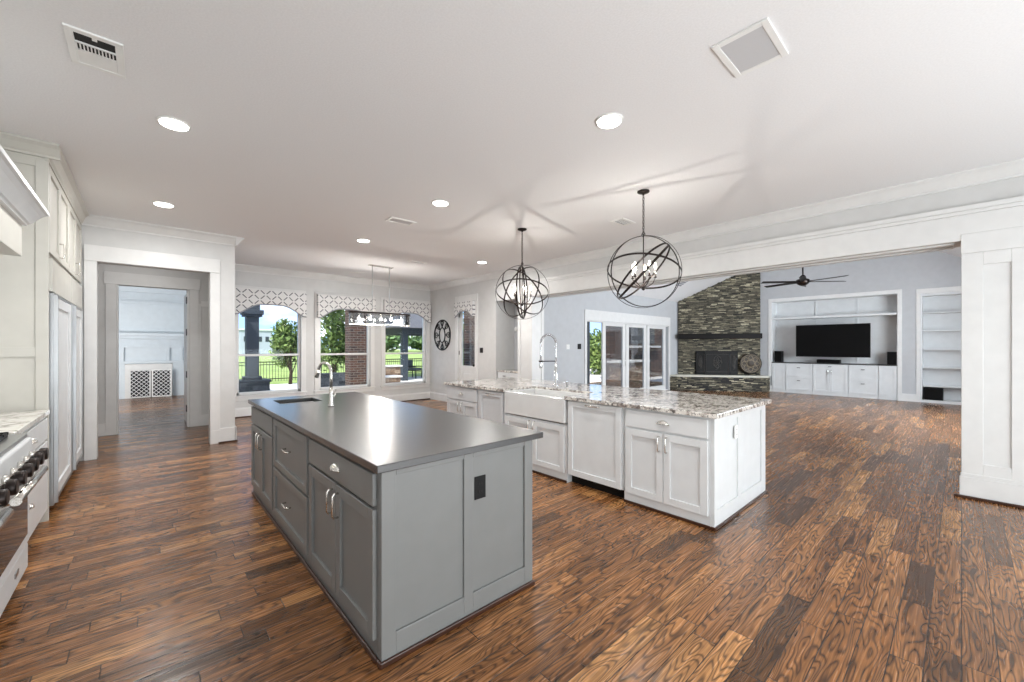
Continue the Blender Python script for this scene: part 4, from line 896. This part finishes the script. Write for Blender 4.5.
# ================================================================== MEDIA WALL
struct('trim_13', MB().box(XT + .44, XT + .5, TY0, TY1, .9, TZ).box(XT + .42, XT + .44, 3.02, 3.06, .96, TZ).box(XT + .42, XT + .44, 2.03, 2.07, .96, TZ)
       .box(XT, XT + .44, TY0, TY0 + .012, .96, TZ).box(XT, XT + .44, TY1 - .012, TY1, .96, TZ).box(XT, XT + .44, TY0 + .012, TY1 - .012, TZ - .012, TZ), 'white')
gm = 'white media cabinets below the television'
def two(a, b): return [('drawer', a + .012, b - .012, .52, .91, ('s', (a + b) / 2, .80)), ('drawer', a + .012, b - .012, .10, .505, ('s', (a + b) / 2, .40))]
spec = [(3.755, 4.125, 'narrow white media cabinet door beside the fireplace corner', lambda a, b: [('door', a + .012, b - .012, .10, .91, None)]),
        (3.04, 3.75, 'two-drawer white media cabinet under the left end of the television', two),
        (2.20, 3.035, 'middle white media cabinet, drawer pull above two doors', lambda a, b: [('door', a + .012, (a + b) / 2 - .003, .10, .80, ('v', (a + b) / 2 - .04, .7)), ('door', (a + b) / 2 + .003, b - .012, .10, .80, ('v', (a + b) / 2 + .04, .7)), ('flat', a + .012, b - .012, .815, .91, ('s', (a + b) / 2, .86))]),
        (1.55, 2.195, 'two-drawer white media cabinet under the right end of the television', two),
        (1.165, 1.545, 'narrow white media cabinet door below the right speaker', lambda a, b: [('door', a + .012, b - .012, .10, .91, None)])]
for a, b, l, fn_ in spec: cabinet('media_cabinet', l, 'cabinet', ft, a, b, 0, .932, .43, fn_(a, b), 'white', gm)
tag(MB().box(XT - .03, XT + .42, TY0 + .014, TY1 - .014, .932, .962).build('countertop', 'blackstone', None, .003), 'long black counter over the white media cabinets', 'countertop')
tag(MB().box(XT - .005, XT + .42, TY0 + .014, TY1 - .014, 2.325, 2.385).build('wall_shelf', 'white', None, .004), 'long white shelf in the niche above the television', 'shelf')
root = thing('television', (XT, 2.57, 1.15), 'large black flat television in the white media niche', 'television')
MB().box(14.93, 14.975, 1.69, 3.43, 1.15, 2.11).build('bezel', 'black', root, .006); MB().box(14.926, 14.931, 1.705, 3.415, 1.175, 2.095).build('screen', 'screen', root)
MB().box(14.975, 15.41, 2.5, 2.62, 1.55, 1.75).box(15.39, 15.415, 2.36, 2.76, 1.4, 1.9).build('wall_bracket', 'black', root, .004)
def speaker(y, label, w_=.2, h_=.35):
    root = thing('loudspeaker', (XT + .13, y, .962), label, 'speaker', 'black speakers at the ends of the media counter')
    MB().box(XT + .03, XT + .25, y - w_ / 2, y + w_ / 2, .963, .963 + h_).build('cabinet', 'black', root, .005)
    MB().box(XT + .018, XT + .03, y - w_ / 2 + .012, y + w_ / 2 - .012, .975, .963 + h_ - .012).build('grille', M['pewter'] if 0 else 'screen', root, .004)
speaker(3.96, 'black bookshelf speaker at the left end of the media counter'); speaker(1.27, 'black bookshelf speaker at the right end of the media counter')
root = thing('media_box', (XT + .1, 2.66, .962), 'black soundbar box on the counter under the television', 'speaker')
MB().box(XT, XT + .2, 2.38, 2.94, .963, 1.07).build('housing', 'black', root, .006); MB().box(XT - .004, XT, 2.40, 2.92, .975, 1.055).build('grille', 'screen', root)
cp_ = [(XT + .1, 2.3 - k * .05, .975 + .03 * math.sin(k * 1.7) ** 2) for k in range(12)]
tag(MB().tube(cp_, .006, 5).build('cable', 'plastic'), 'loose white cable lying on the counter under the television', 'cable')
# bookcase
root = thing('bookcase', (XT + .2, .15, 0), 'white built-in bookcase with five empty shelves, right of the television wall', 'bookcase')
MB().box(XT, XT + .48, KY0 + .001, KY0 + .03, 0, KZ - .001).box(XT, XT + .48, KY1 - .03, KY1 - .001, 0, KZ - .001).box(XT + .38, XT + .48, KY0 + .03, KY1 - .03, 0, KZ - .001).box(XT, XT + .38, KY0 + .03, KY1 - .03, 0, .07).box(XT, XT + .38, KY0 + .03, KY1 - .03, KZ - .06, KZ - .001).build('case', 'white', root, .002)
for z in (.44, .92, 1.394, 1.88, 2.35): MB().box(XT + .005, XT + .38, KY0 + .03, KY1 - .03, z - .028, z).build('shelf', 'white', root, .003)
root = thing('subwoofer', (XT + .19, .47, .07), 'black subwoofer box on the lowest bookcase shelf', 'speaker')
MB().box(XT + .03, XT + .36, .31, .66, .071, .39).build('housing', 'black', root, .006); MB().box(XT + .02, XT + .03, .325, .645, .085, .375).build('grille', 'screen', root, .004)

# ================================================================== DEN FIREPLACE
fdn = Fr((0, YN), (1, 0), (0, -1))
root = thing('den_fireplace', (.25, YN, 0), 'pale blue panelled den fireplace seen through the doorway', 'fireplace')
mb = MB().fb(fdn, -.95, .98, 0, 3.15, 0, .12)
mb.build('chimney_breast', 'den', root)
m2 = MB().fb(fdn, -.95, .98, 1.76, 1.84, .12, .30).fb(fdn, -.92, .95, 1.68, 1.76, .12, .22).build('mantel', 'den', root, .006)
shaker(MB(), fdn, -.9, .93, 1.9, 2.75, .12, .03, .08).fb(fdn, -.95, .98, 3.0, 3.15, .12, .18).fb(fdn, -.9, .93, 2.78, 2.82, .12, .15).build('upper_panel', 'den', root, .003)
mb = MB().fb(fdn, -.9, .93, .98, 1.05, .12, .2).fb(fdn, -.9, .93, 1.42, 1.5, .12, .16)
for u in (-.8, -.47, .5, .8): mb.fb(fdn, u - .03, u + .03, 1.05, 1.42, .12, .19)
mb.build('frieze', 'den', root, .003)
for a_, b_ in ((-.9, -.42), (.60, .93)): MB().fb(fdn, a_, b_, 0, .98, .12, .15).build('pilaster', 'den', root, .003)
MB().fb(fdn, -.42, -.28, 0, .96, .12, .17).fb(fdn, .46, .60, 0, .96, .12, .17).fb(fdn, -.28, .46, .76, .96, .12, .17).build('surround', 'trim', root, .003)
MB().fb(fdn, -.28, .46, 0, .76, .12, .125).build('firebox', 'dark', root)
root = thing('den_fire_screen', (.1, YN - .2, 0), 'two-leaf black and white fretwork screen before the den fireplace', 'fire screen')
f1 = Fr((-.33, YN - .24), (.47, .04), (.04, -.47)); f2 = Fr((.145, YN - .2), (.47, -.12), (-.12, -.47))
for f in (f1, f2):
    o = MB().fb(f, 0, .03, .01, .80, 0, .025).fb(f, .42, .45, .01, .80, 0, .025).fb(f, .03, .42, .77, .80, 0, .025).fb(f, .03, .42, .01, .04, 0, .025).build('frame', 'trim', root)
    MB().fb(f, .03, .42, .04, .77, .008, .014).build('fretwork', 'scr', o)

# ================================================================== OUTDOORS
def gstruct(name, mb, mat): o = mb.build(name, mat); o['kind'] = 'structure'; return o
gstruct('lawn', MB().box(-60, 120, YW + .3, 220, -.5, -.16), 'grass')
gstruct('patio_paving', MB().box(-4, 24, YW + .14, 19.0, -.3, -.10).box(XR + .7, 24, YS + .14, YW + .14, -.3, -.10), 'concrete')
gstruct('wall_porch_roof', MB().box(XR + .9, 22, YS + .14, 8.3, 3.05, 3.2), 'post')
gstruct('wall_porch_beam', MB().box(1.2, 6.0, 13.3, 13.7, 2.72, 2.98), 'post')
def stonebox(x0, x1, y0, y1, z0, z1, rh=.12, lm=.35):
    mb = MB()
    for o_, u_, n_, L in (((x0, y0), (1, 0), (0, -1), x1 - x0), ((x0, y0), (0, 1), (-1, 0), y1 - y0), ((x1, y0), (0, 1), (1, 0), y1 - y0), ((x0, y1), (1, 0), (0, 1), x1 - x0)):
        ledger(mb, Fr((*o_, z0), u_, n_), 0, L, 0, lambda u: z1 - z0, -.03, rh=rh, lmin=.15, lmax=lm, base=.03, dmax=.02)
    mb.box(x0 + .03, x1 - .03, y0 + .03, y1 - .03, z0, z1); return mb
root = thing('porch_column', (2.25, 13.5, -.1), 'dark square porch column on a stone base outside the left window', 'column')
x_, y_ = 2.25, 13.5
MB().box(x_ - .15, x_ + .15, y_ - .15, y_ + .15, .52, 2.3).build('shaft', 'post', root, .01)
MB().box(x_ - .22, x_ + .22, y_ - .22, y_ + .22, 2.3, 2.36).box(x_ - .25, x_ + .25, y_ - .25, y_ + .25, 2.36, 2.49).box(x_ - .17, x_ + .17, y_ - .17, y_ + .17, 2.49, 2.72).box(x_ - .21, x_ + .21, y_ - .21, y_ + .21, .52, .62).build('capital', 'post', root, .01)
stonebox(x_ - .36, x_ + .36, y_ - .36, y_ + .36, -.1, .46).build('base', 'darkstone', root); MB().box(x_ - .41, x_ + .41, y_ - .41, y_ + .41, .46, .52).build('cap_stone', 'darkstone', root, .01)
tag(MB().box(4.70, 5.26, 12.6, 13.1, -.1, 3.0).build('brick_column', 'brick', None, .006), 'brown brick porch column outside the middle window', 'column')
def fence(x0, x1, y, label):
    root = thing('iron_fence', ((x0 + x1) / 2, y, -.16), label, 'fence')
    mb = MB().box(x0, x1, y - .02, y + .02, .72, .76).box(x0, x1, y - .02, y + .02, .60, .63).box(x0, x1, y - .02, y + .02, -.06, -.02)
    mb.build('rails', 'iron', root)
    m_ = MB(); k = x0
    while k < x1: m_.box(k - .008, k + .008, y - .008, y + .008, -.16, .78); k += .12
    m_.build('pickets', 'iron', root)['kind'] = 'stuff'
    k = x0
    while k <= x1: MB().box(k - .035, k + .035, y - .035, y + .035, -.16, .86).build('post', 'iron', root); k += 2.4
fence(-1, 22, 21.5, 'long black iron fence between patio and lawn')
def tree(x, y, h, rad, label, mat='leaf', n=2600, ls=.10, trunk=True, z0=-.16, low=.25, sq=1.0, group=None, name='garden_tree'):
    root = thing(name, (x, y, z0), label, 'tree', group); rg = random.Random(int(x * 31 + y * 7))
    cz = z0 + h * (low + 1) / 2; hz = h * (1 - low) / 2
    blobs = [(Vector((x, y, cz)) + Vector((rg.uniform(-.6, .6) * rad, rg.uniform(-.6, .6) * rad, rg.uniform(-.7, .7) * hz)), rg.uniform(.35, .6)) for _ in range(16)]
    mb = MB()
    for i in range(n):
        c, s_ = blobs[i % 16]; d = Vector((rg.gauss(0, 1), rg.gauss(0, 1), rg.gauss(0, 1))).normalized() * (rg.random() ** .4)
        p = c + Vector((d.x * rad * s_, d.y * rad * s_, d.z * hz * s_ * sq))
        a = Vector((rg.gauss(0, 1), rg.gauss(0, 1), rg.gauss(0, 1))).normalized(); b = a.cross(Vector((rg.gauss(0, 1), rg.gauss(0, 1), 1))).normalized(); L = ls * rg.uniform(.6, 1.4)
        mb._add([p - a * L, p - b * L * .45, p + a * L, p + b * L * .45], [(0, 1, 2, 3)], tone=rg.random())
    mb.build('foliage', mat, root)
    if trunk:
        m_ = MB().tube([(x, y, z0), (x + .05 * h * .2, y, z0 + h * .3), (x, y, z0 + h * .7)], [.045 * h * .5 + .02, .03 * h * .5, .012], 7)
        for k in range(5): a = 2 * PI * k / 5; m_.tube([(x, y, z0 + h * (.12 + .05 * k)), (x + rad * .4 * math.cos(a), y + rad * .4 * math.sin(a), z0 + h * (.45 + .06 * k))], [.03, .01], 5)
        m_.build('trunk', 'bark', root)
tree(4.45, 18.6, 2.7, .8, 'rounded green tree outside the left window', n=2600, ls=.085, low=.3)
tree(5.5, 16.6, 4.2, 1.15, 'tall bright green tree outside the middle window', n=3600, ls=.10, low=.2)
for i, (x, y, h) in enumerate(((4, 120, 4.6), (27, 125, 5), (50, 120, 5), (73, 118, 5.5), (96, 106, 6))):
    tree(x, y, h, 11, ('distant tree line seen outside the windows beyond the lawn'), 'leafd', 1500, 1.0, False, low=0, sq=1.1, group='distant trees beyond the lawn', name='distant_trees')
tree(19.3, 14.0, 2.0, 1.2, 'broad green bush seen through the open gap of the sliding doors', n=2600, ls=.10, low=.0, name='garden_bush')
tree(25, 18.4, 2.7, 2.2, 'taller green tree beyond the open sliding door gap', n=2600, ls=.16, low=.1)
tree(10.6, 14.6, 3.2, 1.0, 'slim green tree glimpsed through the patio door glass', n=1500, ls=.10, low=.2)
# distant building
root = thing('distant_building', (16, 94, -.16), 'pale grey flat-roofed building far beyond the lawn outside the left window', 'building')
MB().box(13.5, 18.8, 92, 96, -.2, 4.6).build('wall', 'bldg', root); MB().box(13.3, 19.0, 91.8, 96.2, 4.6, 4.9).build('roof', 'trim', root)
for k in range(4): MB().box(14.0 + k * 1.2, 14.6 + k * 1.2, 91.95, 92, 2.4, 3.4).build('window', 'post', root)
# low wall, fire pit, gazebo, chairs, pool
tag(stonebox(4.2, 5.75, 15.2, 15.5, -.1, .5).build('garden_wall', 'darkstone'), 'low dark stone garden wall outside the middle window', 'wall')
root = thing('fire_pit', (6.8, 14.6, -.1), 'tiered brown stone fire pit wall outside the right window', 'fire pit')
stonebox(6.2, 7.5, 14.9, 15.3, -.1, .66).build('upper_tier', 'fstone', root); stonebox(5.8, 7.15, 14.2, 14.7, -.1, .3).build('lower_tier', 'fstone', root)
MB().box(6.12, 7.58, 14.85, 15.35, .66, .72).build('upper_cap', 'concrete', root, .01); MB().box(5.73, 7.22, 14.15, 14.75, .3, .36).build('lower_cap', 'concrete', root, .01)
tag(MB().prism([(9.0 + 1.4 * math.cos(t), 15.0 + .9 * math.sin(t), -.1) for t in [2 * PI * k / 28 for k in range(28)]], (0, 0, .02)).build('pool', 'water'), 'small blue pool at the foot of the right window view', 'pool')
root = thing('gazebo', (10.4, 18.7, -.1), 'dark-posted gazebo with grey shingled roof outside the right window', 'gazebo')
gx, gy, gh = 10.4, 18.7, 2.3
for sx_, sy_ in ((-1, -1), (1, -1), (-1, 1), (1, 1)): MB().box(gx + sx_ * 1.6 - .13, gx + sx_ * 1.6 + .13, gy + sy_ * 1.6 - .13, gy + sy_ * 1.6 + .13, -.1, gh).build('post', 'post', root, .01)
MB()._add([(gx - 2.5, gy - 2.3, gh), (gx + 2.5, gy - 2.3, gh), (gx + 2.5, gy + 2.3, gh), (gx - 2.5, gy + 2.3, gh), (gx, gy, gh + 1.1)], [(0, 1, 2, 3), (0, 1, 4), (1, 2, 4), (2, 3, 4), (3, 0, 4)]).build('roof', 'shingle', root)
MB().box(gx - 1.8, gx + 1.8, gy - 1.75, gy - 1.5, gh - .25, gh).box(gx - 1.8, gx + 1.8, gy + 1.5, gy + 1.75, gh - .25, gh).box(gx - 1.75, gx - 1.5, gy - 1.5, gy + 1.5, gh - .25, gh).box(gx + 1.5, gx + 1.75, gy - 1.5, gy + 1.5, gh - .25, gh).build('beam', 'post', root)
def pchair(x, y, rz, label):
    root = thing('patio_chair', (x, y, -.1), label, 'chair', 'dark patio chairs outside the right window', rz); W_ = WM[root.name]
    def bx(*a):
        m_ = MB().box(*a); m_.v = [W_ @ v for v in m_.v]; return m_
    for i in (-1, 1):
        for j in (-1, 1): bx(i * .27 - .02, i * .27 + .02, j * .27 - .02, j * .27 + .02, 0, .38).build('leg', 'iron', root)
        bx(i * .30 - .03, i * .30 + .03, -.3, .3, .55, .59).build('armrest', 'iron', root)
    bx(-.29, .29, -.29, .29, .36, .40).build('seat_frame', 'iron', root); bx(-.27, .27, -.27, .27, .40, .50).build('seat', 'cushion', root, .02)
    bx(-.29, .29, .26, .31, .40, .90).build('backrest', 'cushion', root, .02)
pchair(9.9, 18.2, .5, 'dark patio chair beside the gazebo post'); pchair(11.0, 18.4, -.3, 'dark patio chair further right by the gazebo')
# brick outdoor fireplace behind the sliding doors
root = thing('patio_fireplace', (17, 11.2, -.1), 'brick patio fireplace wall with a screen, seen through the sliding doors', 'fireplace')
MB().box(15.5, 23.5, 10.6, 11.0, -.1, 3.3).build('brick_wall', 'brick', root)
MB().box(16.9, 19.6, 10.3, 10.6, 1.40, 1.5).build('mantel', 'concrete', root, .01); MB().box(17.1, 19.3, 10.5, 10.6, 1.6, 2.7).build('screen', 'oglass', root); MB().box(17.5, 19.0, 10.55, 10.62, .1, 1.05).build('firebox', 'dark', root)
stonebox(15.2, 17.6, 9.9, 10.4, -.1, .75).build('side_wall', 'fstone', root); MB().box(15.12, 17.68, 9.82, 10.48, .75, .83).build('side_wall_cap', 'concrete', root)
tag(MB().box(7.05, 7.5, 9.5, 9.95, -.1, 3.05).build('brick_column', 'brick', None, .006), 'brown brick porch column outside the glazed patio door', 'column')
